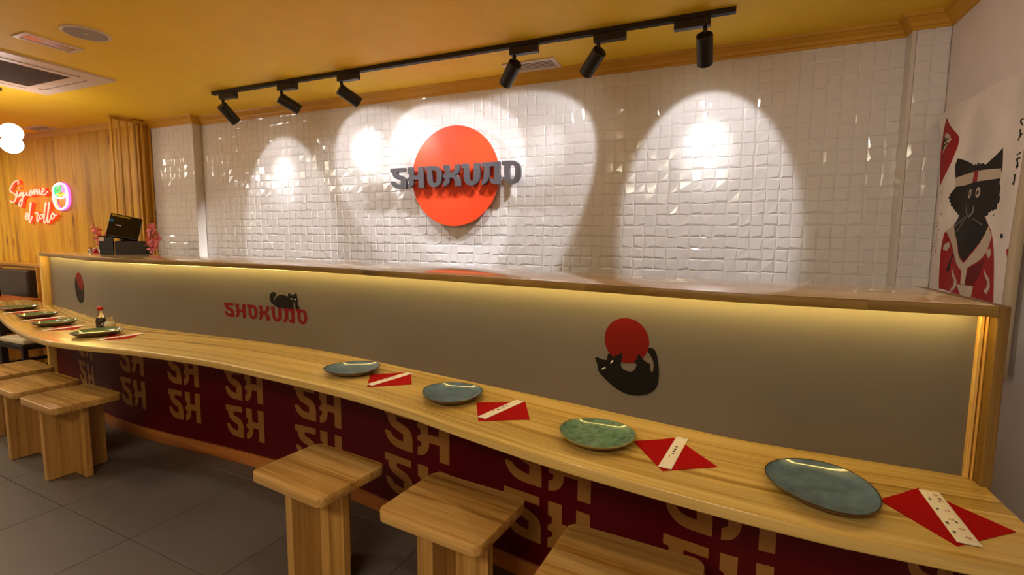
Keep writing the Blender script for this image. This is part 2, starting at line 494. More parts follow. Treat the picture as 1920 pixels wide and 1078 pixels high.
# ---------------------------------------------------------------- traced outlines, in metres on their own surfaces
CAT_ROLL = [(-0.3919,0.9438),(-0.3836,0.9466),(-0.3669,0.9405),(-0.349,0.9417),(-0.3454,0.9634),(-0.3384,0.9669),(-0.3235,0.954),(-0.319,0.9609),(-0.3143,0.9654),(-0.307,0.9627),(-0.302,0.9734),(-0.2935,0.9724),(-0.2965,0.9487),(-0.2989,0.9266),(-0.286,0.9162),(-0.2673,0.9132),(-0.2552,0.9167),(-0.2478,0.9256),(-0.246,0.9351),(-0.2408,0.9405),(-0.2485,0.9454),(-0.2528,0.9554),(-0.2444,0.9567),(-0.242,0.9753),(-0.2355,0.9793),(-0.2298,0.971),(-0.219,0.9591),(-0.198,0.9503),(-0.1997,0.9395),(-0.1957,0.9281),(-0.192,0.9221),(-0.1876,0.9294),(-0.1864,0.9446),(-0.1874,0.9564),(-0.1908,0.9679),(-0.2007,0.9828),(-0.208,0.9908),(-0.2086,0.9997),(-0.2001,1.0068),(-0.1883,1.004),(-0.1807,0.9932),(-0.1741,0.9704),(-0.169,0.9355),(-0.1687,0.9057),(-0.1721,0.8812),(-0.1845,0.8608),(-0.2045,0.8463),(-0.2341,0.8359),(-0.2646,0.833),(-0.2961,0.8394),(-0.3286,0.8555),(-0.3552,0.8762),(-0.3772,0.8932),(-0.3803,0.9103),(-0.3847,0.9257)]
EYE_A = [(-0.3357,0.9333),(-0.3334,0.9305),(-0.3238,0.943),(-0.3274,0.9453)]
EYE_B = [(-0.3667,0.9087),(-0.3643,0.9056),(-0.3514,0.9134),(-0.3531,0.916)]
CAT_LOAF = [(-2.3107,1.0157),(-2.3076,1.037),(-2.2925,1.0505),(-2.273,1.0529),(-2.2592,1.0466),(-2.2611,1.0349),(-2.2745,1.0248),(-2.2832,1.0079),(-2.2762,0.9943),(-2.2716,1.0086),(-2.2584,1.0257),(-2.2353,1.0386),(-2.2098,1.0414),(-2.1848,1.0367),(-2.1694,1.0321),(-2.1654,1.0493),(-2.1577,1.0543),(-2.1458,1.0435),(-2.1222,1.0448),(-2.1106,1.0559),(-2.1022,1.0527),(-2.0995,1.0324),(-2.0939,1.01),(-2.0989,0.9914),(-2.0822,0.9781),(-2.0846,0.9697),(-2.1149,0.9684),(-2.1168,1.004),(-2.1272,1.007),(-2.1301,0.9848),(-2.1272,0.9676),(-2.1571,0.967),(-2.201,0.9687),(-2.2457,0.9654),(-2.2708,0.9759),(-2.2929,0.9863),(-2.307,1.0018)]
LEYE_A = [(-2.148,1.0241),(-2.147,1.0196),(-2.1309,1.0196),(-2.1319,1.0232)]
LEYE_B = [(-2.1184,1.0231),(-2.1186,1.0185),(-2.1039,1.0184),(-2.1049,1.0229)]
NOREN = {'banner': [(2.7508,1.8981),(2.6586,1.8404),(2.59,1.7901),(2.588,1.7626),(2.6111,1.7255),(2.6532,1.6713),(2.7374,1.6043),(2.7517,1.655),(2.7703,1.7658),(2.7742,1.8449)],'cat': [(2.5888,1.701),(2.4672,1.6611),(2.4312,1.6484),(2.4257,1.6561),(2.4058,1.6465),(2.4011,1.6576),(2.3817,1.6482),(2.3617,1.6503),(2.346,1.6399),(2.2958,1.663),(2.2571,1.6841),(2.2479,1.6247),(2.2475,1.5937),(2.2526,1.5671),(2.2376,1.5461),(2.2388,1.5229),(2.2294,1.5066),(2.2446,1.4921),(2.2491,1.4767),(2.2874,1.4709),(2.3161,1.4521),(2.2844,1.4185),(2.303,1.3904),(2.3298,1.3575),(2.3566,1.3363),(2.3725,1.3275),(2.3896,1.3056),(2.4201,1.2916),(2.442,1.3041),(2.4684,1.3167),(2.5075,1.3567),(2.5575,1.3936),(2.581,1.4312),(2.542,1.4648),(2.596,1.4972),(2.617,1.5125),(2.6405,1.5472),(2.6177,1.5642),(2.5944,1.5852),(2.6018,1.6368),(2.6059,1.6742)],'headband': [(2.603,1.6231),(2.5378,1.629),(2.4232,1.6278),(2.3193,1.6226),(2.249,1.6156),(2.245,1.5818),(2.3112,1.5838),(2.4143,1.5869),(2.528,1.5849),(2.5907,1.5876)],'band_red': [(2.42,1.6299),(2.388,1.6291),(2.3874,1.5857),(2.4288,1.5868)],'robe': [(2.6543,1.3996),(2.5975,1.427),(2.3118,1.4315),(2.2754,1.4142),(2.2479,1.3817),(2.2178,1.3266),(2.2002,1.2643),(2.1851,1.1554),(2.2038,1.1492),(2.6505,1.1605),(2.6615,1.2484),(2.6678,1.3365)],'collar': [(2.5875,1.4314),(2.637,1.4042),(2.5386,1.3104),(2.4782,1.2714),(2.4243,1.25),(2.4264,1.1986),(2.3992,1.1964),(2.3875,1.2625),(2.2857,1.3088),(2.2492,1.3802),(2.2838,1.416),(2.2948,1.3984),(2.3229,1.3575),(2.3635,1.3192),(2.4135,1.2787),(2.4693,1.3032),(2.5167,1.3521),(2.5628,1.389)],'belt': [(2.455,1.1944),(2.3476,1.1965),(2.3606,1.1479),(2.4225,1.1545)],'robe_dark': [(2.3866,1.2582),(2.2869,1.2989),(2.3067,1.2501),(2.348,1.1981),(2.3992,1.1964)],'flame_a': [(2.5409,1.2546),(2.5117,1.2377),(2.4603,1.2093),(2.4593,1.1868),(2.4984,1.1605),(2.5373,1.1633),(2.4953,1.1837),(2.4882,1.2072),(2.5304,1.2273)],'flame_b': [(2.2882,1.266),(2.2695,1.2482),(2.2335,1.2304),(2.223,1.2032),(2.2494,1.1764),(2.2791,1.1842),(2.2528,1.2005),(2.2507,1.221),(2.2775,1.2395)],'tab_a': [(2.6471,1.3484),(2.609,1.361),(2.5957,1.3421),(2.6182,1.3227),(2.6468,1.327)],'tab_b': [(2.2826,1.3333),(2.2513,1.3379),(2.2393,1.3181),(2.2552,1.3032),(2.2735,1.3132)],'line_a': [(2.6041,1.2418),(2.5686,1.3003),(2.5503,1.3148),(2.5428,1.3103),(2.566,1.2891),(2.5754,1.2339)],'whisk_a': [(2.5793,1.4237),(2.452,1.4625),(2.4495,1.4597),(2.5763,1.4199)],'whisk_b': [(2.5489,1.4027),(2.4453,1.4578),(2.4409,1.455),(2.5439,1.3989)],'whisk_c': [(2.3813,1.4507),(2.3184,1.4235),(2.3194,1.4202),(2.3825,1.4483)],'muzzle': [(2.4676,1.5071),(2.4598,1.5066),(2.4559,1.4802),(2.4232,1.4594),(2.3968,1.4727),(2.3915,1.4978),(2.3843,1.4973),(2.3854,1.4695),(2.4179,1.4523),(2.4609,1.4769)],'splat_a': [(2.1726,1.3887),(2.1614,1.3901),(2.1507,1.3794),(2.1606,1.3719),(2.1719,1.3781)],'flower_a': [(2.098,1.4024),(2.0805,1.4129),(2.0615,1.4074),(2.0561,1.3801),(2.0793,1.3746),(2.0977,1.3878)],'flower_b': [(2.1224,1.3361),(2.1076,1.3437),(2.0989,1.3144),(2.1142,1.3094)],'flower_c': [(2.0899,1.3622),(2.0805,1.3673),(2.0725,1.3406),(2.0848,1.3367)],'calli_1': [(2.7472,1.8008),(2.7259,1.8305),(2.663,1.8115),(2.6397,1.7858),(2.6765,1.7738),(2.727,1.7442),(2.7267,1.773)],'stroke_1': [(2.7449,1.7907),(2.6716,1.801),(2.6636,1.7949),(2.7385,1.7838)],'stroke_2': [(2.7456,1.7734),(2.6788,1.7836),(2.673,1.7778),(2.739,1.7655)],'stroke_3': [(2.7311,1.8123),(2.7165,1.8095),(2.7232,1.758),(2.7379,1.7604)],'glyph_1': [(2.1579,1.7595),(2.1317,1.7595),(2.1308,1.755),(2.1476,1.7544),(2.1375,1.7429),(2.1276,1.7386),(2.1267,1.7342),(2.1463,1.7412),(2.1581,1.7538)],'glyph_2': [(2.1516,1.7279),(2.1436,1.7277),(2.1332,1.7084),(2.1221,1.7112),(2.1211,1.706),(2.138,1.7),(2.1492,1.6898),(2.154,1.6936),(2.1432,1.706)],'glyph_3': [(2.1391,1.646),(2.1099,1.6499),(2.109,1.6455),(2.1368,1.6413)],'glyph_4': [(2.1443,1.6323),(2.1066,1.6338),(2.1058,1.6293),(2.1236,1.6277),(2.1101,1.6057),(2.1176,1.5981),(2.1336,1.6053),(2.1242,1.6113),(2.1294,1.6243),(2.1421,1.6276)],'glyph_5': [(2.1365,1.5802),(2.1236,1.5823),(2.1178,1.5599),(2.1214,1.5451),(2.136,1.5509),(2.1273,1.5609),(2.1303,1.5758)]}
NEON_RED = [[(-6.876,1.887),(-6.858,1.908),(-6.875,1.925),(-6.931,1.917),(-6.992,1.885),(-7.04,1.843),(-7.035,1.817),(-6.977,1.797),(-6.935,1.774),(-6.945,1.734),(-6.987,1.706),(-7.037,1.704),(-7.062,1.724)],[(-6.9,1.817),(-6.912,1.783),(-6.902,1.754),(-6.861,1.766),(-6.809,1.789)],[(-6.872,1.853),(-6.859,1.846)],[(-6.802,1.795),(-6.838,1.796),(-6.865,1.775),(-6.843,1.765),(-6.803,1.789),(-6.79,1.798),(-6.802,1.761),(-6.815,1.718),(-6.849,1.663),(-6.886,1.657),(-6.89,1.682),(-6.845,1.719),(-6.778,1.761)],[(-6.771,1.803),(-6.782,1.773),(-6.76,1.763),(-6.713,1.796),(-6.707,1.798),(-6.715,1.771),(-6.689,1.767),(-6.632,1.793)],[(-6.656,1.785),(-6.62,1.793),(-6.611,1.814),(-6.64,1.812),(-6.668,1.785),(-6.654,1.763),(-6.612,1.774),(-6.57,1.816),(-6.563,1.822)],[(-6.563,1.822),(-6.567,1.767),(-6.538,1.803),(-6.511,1.826),(-6.511,1.772),(-6.481,1.801),(-6.46,1.824),(-6.458,1.77),(-6.428,1.778)],[(-6.427,1.784),(-6.379,1.804),(-6.37,1.824),(-6.399,1.822),(-6.42,1.796),(-6.413,1.769),(-6.374,1.765),(-6.338,1.782),(-6.314,1.796)],[(-6.774,1.544),(-6.736,1.556),(-6.728,1.584),(-6.756,1.581),(-6.779,1.55),(-6.772,1.519),(-6.736,1.525),(-6.689,1.592),(-6.644,1.684),(-6.66,1.678),(-6.689,1.592),(-6.713,1.487),(-6.68,1.506),(-6.643,1.552)],[(-6.584,1.591),(-6.575,1.579),(-6.529,1.581),(-6.552,1.542),(-6.559,1.499),(-6.535,1.505),(-6.501,1.541)],[(-6.462,1.568),(-6.499,1.553),(-6.492,1.523),(-6.451,1.535),(-6.446,1.562),(-6.468,1.568),(-6.412,1.564)],[(-6.429,1.528),(-6.387,1.618),(-6.354,1.681),(-6.372,1.678),(-6.393,1.612),(-6.43,1.486),(-6.396,1.492),(-6.354,1.546)],[(-6.354,1.546),(-6.32,1.617),(-6.294,1.68),(-6.308,1.677),(-6.33,1.611),(-6.362,1.492),(-6.334,1.491),(-6.288,1.539)],[(-6.249,1.58),(-6.284,1.551),(-6.274,1.521),(-6.234,1.536),(-6.227,1.565),(-6.249,1.58),(-6.235,1.559),(-6.181,1.559)]]
NEON_WHITE = [[(-6.209,1.763),(-6.214,1.805),(-6.18,1.845),(-6.118,1.866),(-6.075,1.867),(-6.014,1.854),(-5.976,1.826),(-5.962,1.78),(-5.963,1.699),(-5.992,1.647),(-6.048,1.622),(-6.113,1.614),(-6.165,1.63),(-6.198,1.663),(-6.211,1.716),(-6.209,1.763)],[(-6.201,1.781),(-6.185,1.748),(-6.144,1.729),(-6.086,1.722),(-6.027,1.732),(-5.986,1.754),(-5.971,1.786)]]
NEON_GREEN = [[(-6.188,1.798),(-6.166,1.833),(-6.11,1.845),(-6.069,1.838)],[(-6.189,1.792),(-6.167,1.756),(-6.131,1.744)],[(-6.158,1.78),(-6.159,1.809),(-6.103,1.825),(-6.083,1.818),(-6.114,1.784),(-6.153,1.777),(-6.158,1.78)]]
NEON_PURPLE = [[(-6.038,1.834),(-5.999,1.813),(-5.992,1.786),(-6.015,1.775)],[(-6.04,1.817),(-6.055,1.788),(-6.027,1.799)],[(-5.994,1.665),(-5.974,1.734),(-5.978,1.757)]]
NEON_YELLOW = [[(-6.139,1.761),(-6.093,1.751),(-6.038,1.759),(-6.01,1.77)],[(-6.177,1.727),(-6.17,1.668),(-6.138,1.632)]]
NEYES = {'EYE_L': (2.4421,1.5461,0.0151,0.0176), 'EYE_R': (2.3717,1.5449,0.0151,0.0193)}

# ---------------------------------------------------------------- main curves (plan view)
FACADE = [(-5.27, 2.26), (-4.5, 2.10), (-3.85, 1.967), (-3.4, 1.945), (-2.6, 1.955), (-2.1, 1.948), (-1.78, 1.915), (-1.2, 1.812), (-.55, 1.697), (-.055, 1.60), (.1, 1.575), (.64, 1.562)]
LFRONT = [(-5.95, 2.16), (-5.6, 2.04), (-5.2, 1.88), (-4.78, 1.744), (-4.1, 1.562), (-3.74, 1.488), (-3.45, 1.458), (-3.25, 1.466), (-3.04, 1.492), (-2.80, 1.522), (-2.309, 1.540), (-1.824, 1.505), (-1.348, 1.448), (-.982, 1.374), (-.741, 1.308), (-.392, 1.223), (-.117, 1.176), (.12, 1.145), (.278, 1.136), (.45, 1.140), (.63, 1.145)]
def F(x): return hermite(FACADE, x)
def LF(x): return hermite(LFRONT, x)
YB, ZC, ZK = 2.95, 2.385, 2.325
XR = .905
XP0 = -4.24           # right side of the left pillar
XQ0 = .765            # left side of the right pilaster
YPIL = 2.872
YW = 2.775            # wood clad wall
C_, S_ = math.cos(math.radians(-2.605)), math.sin(math.radians(-2.605))

# ---------------------------------------------------------------- room shell
fl = struct(MB().box(-9.2, 1.1, -3.0, 3.1, -.06, -.006).build('floor', M_FGROUT))
def floor_tiles():
    k = 0
    for i in range(-9, 9):
        for j in range(-4, 4):
            x0 = -3.04 + .6 * i; y0 = 1.715 - .6 * j - .6
            g = .0016
            poly = [(x0 + g, y0 + g), (x0 + .6 - g, y0 + g), (x0 + .6 - g, y0 + .6 - g), (x0 + g, y0 + .6 - g)]
            P = [(a * C_ - b * S_, a * S_ + b * C_) for a, b in poly]
            if min(p[0] for p in P) < -9.1 or max(p[0] for p in P) > XR - .002 + 0 or max(p[1] for p in P) > YW - .01: continue
            MB().prism(P, -.006, 0, .0008, 1).build('tile', M_FLOOR, fl); k += 1
floor_tiles()
# tiles cut along the right wall are one strip
MB().prism([(.42, -2.6), (XR, -2.6), (XR, 2.86), (.42, 2.86)], -.0059, -.0008).build('tile', M_FLOOR, fl)
ce = struct(MB().box(-9.2, 1.1, -3.0, 3.1, ZC, ZC + .06).build('ceiling', M_CEIL))
wb = MB().box(XP0 - .3, XR + .05, YB + .008, YB + .12, 0, ZC).build('wall_back', M_GROUT); struct(wb)
wr = struct(MB().box(XR, XR + .1, -3.0, YB + .1, 0, ZC).build('wall_right', M_WALL))
wl = struct(MB().box(-9.2, -4.832, YW + .012, YB, 0, ZC).build('wall_left', M_PLANK))
struct(MB().box(-9.3, -9.2, -3.0, 3.0, 0, ZC).build('wall_side', M_WALL))
struct(MB().box(-9.3, 1.1, -3.1, -3.0, 0, ZC).build('wall_front', M_WALL))

# relief tiles: 12 x 4 pillowed squares pressed into each 75 x 25 cm tile
CELL = .0625
def relief(name, nx, nz, seed, cell=CELL):
    r = random.Random(seed); mb = MB(); g = .0003
    for i in range(nx):
        for j in range(nz):
            x0, x1, z0, z1 = i * cell + g, (i + 1) * cell - g, j * cell + g, (j + 1) * cell - g
            # chamfers: some corners run out flush, others are cut back wide
            def ins(p=.45, m=.013): return .0006 if r.random() < p else .003 + r.random() * m
            I = [(ins(), ins(.25, .015)), (ins(), ins(.25, .015)), (ins(), ins(.6, .008)), (ins(), ins(.6, .008))]
            h = [.0013 + .17 * max(a, b_) + .0006 * r.random() for a, b_ in I]
            q = [(x0 + I[0][0], -h[0], z0 + I[0][1]), (x1 - I[1][0], -h[1], z0 + I[1][1]), (x1 - I[2][0], -h[2], z1 - I[2][1]), (x0 + I[3][0], -h[3], z1 - I[3][1])]
            mb.add([(x0, 0, z0), (x1, 0, z0), (x1, 0, z1), (x0, 0, z1)] + q, [(4, 5, 6, 7), (0, 1, 5, 4), (1, 2, 6, 5), (2, 3, 7, 6), (3, 0, 4, 7)])
    W, Hh = nx * cell, nz * cell
    mb.add([(0, 0, 0), (W, 0, 0), (W, 0, Hh), (0, 0, Hh), (0, .008, 0), (W, .008, 0), (W, .008, Hh), (0, .008, Hh)],
           [(0, 1, 2, 3), (4, 7, 6, 5), (0, 4, 5, 1), (1, 5, 6, 2), (2, 6, 7, 3), (3, 7, 4, 0)])
    me = bpy.data.meshes.new(name); me.from_pydata(mb.v, [], mb.f)
    bm = bmesh.new(); bm.from_mesh(me); bmesh.ops.recalc_face_normals(bm, faces=bm.faces[:]); bm.to_mesh(me); bm.free()
    me.materials.append(M_TILE); return me
variants = [relief('relief_tile', 12, 4, 100 + i) for i in range(7)]
half = relief('relief_tile', 8, 4, 300)
def put(me, parent, x, y, z):
    o = bpy.data.objects.new('tile', me); COL.objects.link(o); o.parent = parent; o.location = (x, y, z)
for row in range(9):
    z = .125 + .25 * row
    for c in range(6):
        put(variants[rnd.randrange(7)], wb, XP0 + .005 + c * .75, YB, z)
    put(half, wb, XP0 + .005 + 4.5, YB, z)

# right pilaster and left pillar, both faced with the same relief tile
pq = struct(MB().box(XQ0, XR, YPIL + .008, YB + .01, 0, ZC).build('trim_1', M_STONE))
pm = [relief('relief_tile', 2, 4, 400 + i, .0625) for i in range(3)]
for row in range(9): put(pm[row % 3], pq, XQ0 + .012, YPIL, .125 + .25 * row)
MB().box(XQ0 - .006, XQ0 + .010, YPIL - .002, YB - .004, .1, ZK + .01).build('edge_strip', M_TRIM, pq)
pl = struct(MB().box(-4.83, XP0, YPIL + .008, YB + .01, 0, ZC).build('trim_2', M_STONE))
pm = [relief('relief_tile', 9, 4, 500 + i, .0618) for i in range(4)]
for row in range(9): put(pm[row % 4], pl, XP0 - .0095 - 9 * .0618, YPIL, .125 + .2472 * row)
MB().box(XP0 - .009, XP0 + .002, YPIL - .002, YPIL + .012, .1, ZK + .01).build('edge_strip', M_TRIM, pl)

# cornice: moulded profile (depth from wall, height) swept round the jogs
PROF = [(0, ZK - .004), (.008, ZK - .004), (.010, ZK + .008), (.018, ZK + .012), (.024, ZK + .026), (.038, ZK + .038), (.042, ZK + .044), (.052, ZK + .046), (.056, ZK + .054), (.058, ZC + .001), (0, ZC + .001)]
def cornice(path, name):
    """path: wall line points with mitred offset toward the room (left of travel = room)"""
    rings = []
    P = [Vector((a, b)) for a, b in path]
    for i, p in enumerate(P):
        def nrm(a, b):
            d = (b - a).normalized(); return Vector((d.y, -d.x))
        ns = []
        if i > 0: ns.append(nrm(P[i - 1], P[i]))
        if i < len(P) - 1: ns.append(nrm(P[i], P[i + 1]))
        if len(ns) == 1: m = ns[0]
        else: m = (ns[0] + ns[1]); m = m / max(.3, m.dot(ns[0]))
        rings.append([(p.x + m.x * d, p.y + m.y * d, z) for d, z in PROF])
    o = MB().sweep(rings).build(name, M_CORN); return struct(o)
cornice([(-9.2, YW + .012), (-4.83, YW + .012)], 'trim_3')
cornice([(-4.83, YPIL), (XP0, YPIL), (XP0, YB), (XQ0, YB), (XQ0, YPIL), (XR, YPIL), (XR, -2.9)], 'trim_4')

# wood planks on the left part of the back wall
x = -9.18; k = 0
while x < -4.84:
    wd = [.148, .150, .146, .152][k % 4]; x1 = min(x + wd, -4.833)
    MB().bbox(x + .0007, x1 - .0007, YW + rnd.uniform(-.001, .001), YW + .0115, 1.03 if x1 < -6.2 else .02, ZK + .01, .0012, 1).build('plank', M_PLANK, wl)
    x = x1; k += 1

# ---------------------------------------------------------------- serving counter
cx0, cx1 = -5.27, .614
XS = [cx0 + (cx1 - cx0) * i / 110 for i in range(111)]
counter = thing('serving_counter', 'long pale bar counter with glowing strip under its glossy wooden top', 'bar counter', (-2.3, 2.0, 0))
def wallstrip(name, mat, xa, xb, off, th, z0, z1, parent, n=40):
    xs = [xa + (xb - xa) * i / n for i in range(n + 1)]
    rings = [[(x, F(x) - off, z0), (x, F(x) - off, z1), (x, F(x) - off + th, z1), (x, F(x) - off + th, z0)] for x in xs]
    return MB().sweep(rings).build(name, mat, parent, smooth=30)
upper = wallstrip('upper_panel', M_UPPER, cx0 + .002, -3.3004, 0, .018, .745, 1.185, counter)
upper2 = wallstrip('upper_panel', M_UPPER, -3.300, -1.3004, 0, .018, .745, 1.185, counter)
upper3 = wallstrip('upper_panel', M_UPPER, -1.300, cx1 - .016, 0, .018, .745, 1.185, counter)
lower = wallstrip('lower_panel', M_MAROON, cx0 + .002, cx1 - .002, 0, .018, .072, .745, counter, 90)
lower['label'] = 'dark maroon panel with ochre lettering'
wallstrip('plinth', M_PLINTH, cx0 + .002, cx1 - .002, .012, .03, .0, .072, counter, 90)
def slab(name, mat, xa, xb, fr, bk, z0, z1, parent, r=.004, n=100):
    rings = []
    for i in range(n + 1):
        x = xa + (xb - xa) * i / n; yf, yb = fr(x), bk(x)
        rings.append([(x, yb, z0), (x, yb, z1), (x, yf + r, z1), (x, yf + .3 * r, z1 - .3 * r), (x, yf, z1 - r), (x, yf, z0 + r), (x, yf + r, z0)])
    return MB().sweep(rings).build(name, mat, parent, smooth=50)
ct = slab('counter_top', M_BARTOP, -5.30, .6355, lambda x: F(x) - .0442, lambda x: min(F(x) + .46, 2.53), 1.186, 1.208, counter)
add_uv(ct, lambda x, y: (x, y - F(x) + .06))
for a, b in ((-5.30, -3.42), (-3.4195, -1.55), (-1.5495, -.42), (-.4195, .355), (.3555, .6115)):
    slab('front_edge', M_FASCIA, a, b, lambda x: F(x) - .056, lambda x: F(x) - .0445, 1.182, 1.2085, counter, .002, 30)
wallstrip('led_strip', E_LED, cx0 + .03, cx1 - .03, .043, .010, 1.1808, 1.1858, counter, 100)
# end boards and inner battens
ypr = F(.63) - .053
MB().bbox(.6120, .6355, ypr, 2.06, 0, 1.2085, .002, 1).build('end_board', M_ENDB, counter)
MB().bbox(.5960, .6050, F(.62) - .014, F(.62) + .02, .76, 1.185, .0015, 1).build('batten', M_POST, counter)
MB().bbox(.6070, .6118, F(.62) - .020, F(.62) + .02, .76, 1.185, .0015, 1).build('batten', M_POST, counter)
yl = F(-5.29) - .056
MB().bbox(-5.302, -5.274, yl, 2.66, 0, 1.2085, .002, 1).build('end_board', M_POST, counter)
# back side of the bar (seen only from the service side)
MB().box(-5.27, .64, 2.36, 2.38, .0, .85).build('back_board', M_BOOTH, counter)

CAT_LOAF = soften(CAT_LOAF, 75); CAT_ROLL = soften(CAT_ROLL, 75)
# --- flat prints on the panels (vinyl), each a thin film following the panel
def film(loops, name, mat, parent, lift=.0012, grid=.05, smooth=None):
    mb = plate(MB(), loops, lambda u, v: (u, F(u) - lift, v), lambda u, v: (u, F(u) + .0002 - .0002, v), grid)
    return mb.build(name, mat, parent)
GL = {
 'S': [[(0, 1), (.95, 1), (.95, .82), (.44, .82), (.44, .70), (.72, .64), (.92, .54), (1, .40), (1, 0), (.5, 0), (.28, .05), (.08, .2), (.02, .38), (.22, .38), (.34, .24), (.68, .2), (.68, .40), (.5, .45), (.28, .52), (.14, .66), (.12, .80), (0, .82)]],
 'H': [[(0, 1), (.34, 1), (.34, .60), (.68, .60), (.68, 1), (1, 1), (1, 0), (.70, 0), (.70, .40), (.38, .40), (.36, .22), (.22, .05), (.0, 0), (.0, .20), (.12, .27), (.12, .36), (0, .38), (0, .48), (.10, .54), (.10, .66), (0, .70)]],
 'O': [[(0, 1), (.62, 1), (.84, .92), (1, .72), (1, .28), (.84, .08), (.66, 0), (.46, 0), (.26, .1), (.13, .3), (.13, .82), (0, .82)], [(.40, .8), (.40, .3), (.5, .19), (.62, .19), (.73, .3), (.73, .7), (.62, .8)]],
 'K': [[(0, 1), (.33, 1), (.33, .66), (.55, .62), (.68, .76), (.70, 1), (1, 1), (.98, .78), (.86, .6), (.70, .5), (.9, .42), (1, .3), (1, 0), (.70, 0), (.70, .28), (.56, .4), (.38, .4), (.34, .2), (.18, .04), (0, 0), (0, .2), (.10, .28), (.10, .38), (0, .40), (0, .56), (.10, .62), (.10, .78), (0, .80)]],
 'U': [[(0, 1), (.34, 1), (.36, .34), (.46, .2), (.6, .2), (.68, .34), (.68, 1), (1, 1), (1, .28), (.84, .08), (.66, 0), (.40, 0), (.22, .1), (.10, .3), (.10, .8), (0, .8)]],
 'D': [[(0, 1), (1, 1), (1, 0), (.78, 0), (.6, .03), (.46, .16), (.44, .32), (.58, .24), (.72, .24), (.72, .8), (.44, .8), (.42, .32), (.30, .12), (.10, 0), (0, 0), (0, .18), (.13, .30), (.15, .8), (0, .8)]],
}
def glyph(ch, x, z, w, h, slant=0):
    return [[(x + u * w, z + v * h + slant * u) for u, v in soften(L)] for L in GL[ch]]
# SH pairs: x of left and right end, top of the lower row
for xa, xb, zt in [(-4.66, -4.30, .375), (-3.79, -3.49, .388), (-3.25, -2.95, .376), (-2.72, -2.40, .346), (-2.152, -1.785, .316), (-1.467, -1.058, .318), (-.772, -.395, .355), (-.134, .19, .385), (.50, .60, .39)]:
    w = xb - xa
    for dz in (0, .232):
        gw = w * .46 if w > .2 else w
        film(glyph('S', xa, zt + dz - .19, gw, .19), 'printed_letter', M_GOLD, lower)
        if w > .2: film(glyph('H', xa + w * .54, zt + dz - .19, gw, .19), 'printed_letter', M_GOLD, lower)
# wordmark with the resting cat
for i, ch in enumerate('SHOKUDO'):
    film(glyph(ch, -2.69 + .0965 * i, .887, .083, .082), 'printed_letter', M_REDP, upper2)
film([CAT_LOAF], 'printed_cat', M_BLACKP, upper2, .0018, .03)
for e in (LEYE_A, LEYE_B): film([e], 'printed_eye', M_WHITEP, upper2, .0024)
# cat rolling with a red disc
film([ellipse(-.2815, 1.0185, .0775, .0775)], 'printed_disc', M_REDP2, upper3, .0012, .03)
film([CAT_ROLL], 'printed_cat', M_BLACKP, upper3, .0018, .03)
for e in (EYE_A, EYE_B): film([e], 'printed_eye', M_WHITEP, upper3, .0024)
# round emblem at the far end: red disc with a curled dark cat
film([ellipse(-4.49, .958, .108, .117)], 'printed_disc', M_REDP2, upper, .0012, .05)
cc = [(-4.49 + .109 * math.cos(a), .958 + .118 * math.sin(a)) for a in [math.radians(t) for t in range(150, 375, 9)]]
cc += [(-4.41, .965), (-4.43, .935), (-4.45, .93), (-4.47, .955), (-4.50, .945), (-4.515, .975), (-4.54, .985), (-4.545, 1.02), (-4.565, 1.03)]
film([cc], 'printed_cat', M_BLACKP, upper, .0018, .05)

# ---------------------------------------------------------------- wavy ledge
ledge = thing('wavy_ledge', 'wavy-edged pine ledge along the front of the bar, set with plates', 'ledge', (-2.3, 1.5, .72))
def ledge_back(x): return F(x) + .002 if x > -5.27 else F(-5.27) + .02 + (-5.27 - x) * .12
def ledge_mesh():
    rings = []; r = .005; z0, z1 = .728, .760
    n = 130
    for i in range(n + 1):
        x = -5.95 + (.624 + 5.95) * i / n; yf, yb = LF(x), min(ledge_back(x), 2.34) - .003
        if i == 0: yb = yf + .1
        ring = [(x, yb, z0), (x, yb, z1)]
        for k in range(5):
            a = k / 4 * PI / 2
            ring.append((x, yf + r - r * math.sin(a), z1 - r + r * math.cos(a)))
        for k in range(4):
            a = k / 3 * PI / 2
            ring.append((x, yf + r - r * math.cos(a), z0 + r - r * math.sin(a)))
        rings.append(ring)
    return MB().sweep(rings)
add_uv(ledge_mesh().build('ledge_board', M_LEDGE, ledge, smooth=40), lambda x, y: (x, y - LF(x) + .02))
for x, y in ((-3.15, 1.60), (-2.64, 1.562), (-1.99, 1.55), (-1.46, 1.488), (-.95, 1.44), (-.40, 1.30), (.2, 1.25)):
    b = MB().box(x - .012, x + .012, y, F(x) - .002, .723, .7285)
    b.box(x - .012, x + .012, F(x) - .007, F(x) - .002, .60, .7235)
    b.build('bracket', M_METAL, ledge)

# ---------------------------------------------------------------- wall sign
sign = thing('wall_sign', 'round orange sign with dark raised letters on the white tiled wall', 'sign', (-1.67, 2.94, 1.77))
mb = MB(); plate(mb, [ellipse(-1.67, 1.771, .331, .331, 96)], lambda u, v: (u, 2.893, v), lambda u, v: (u, 2.905, v)); mb.build('disc', M_ORANGE, sign, smooth=40)
mb = MB(); plate(mb, [ellipse(-1.67, 1.771, .30, .30, 48), ellipse(-1.67, 1.771, .28, .28, 48)], lambda u, v: (u, 2.905, v), lambda u, v: (u, 2.9445, v)); mb.build('stand_off_ring', M_TRIM, sign)
for i, ch in enumerate('SHOKUDO'):
    x = -2.153 + .1425 * i; z = 1.697 + .001 * i
    mb = MB(); plate(mb, glyph(ch, x, z, .127, .142), lambda u, v: (u, 2.848, v), lambda u, v: (u, 2.873, v))
    let = mb.build('letter', M_SLATE, sign)
    lx = [x + .06, x + .06]
    MB().box(x + .085, x + .10, 2.873, 2.893 if -1.98 < x + .09 < -1.36 else 2.9445, z + .06, z + .075).build('standoff', M_TRIM, let)

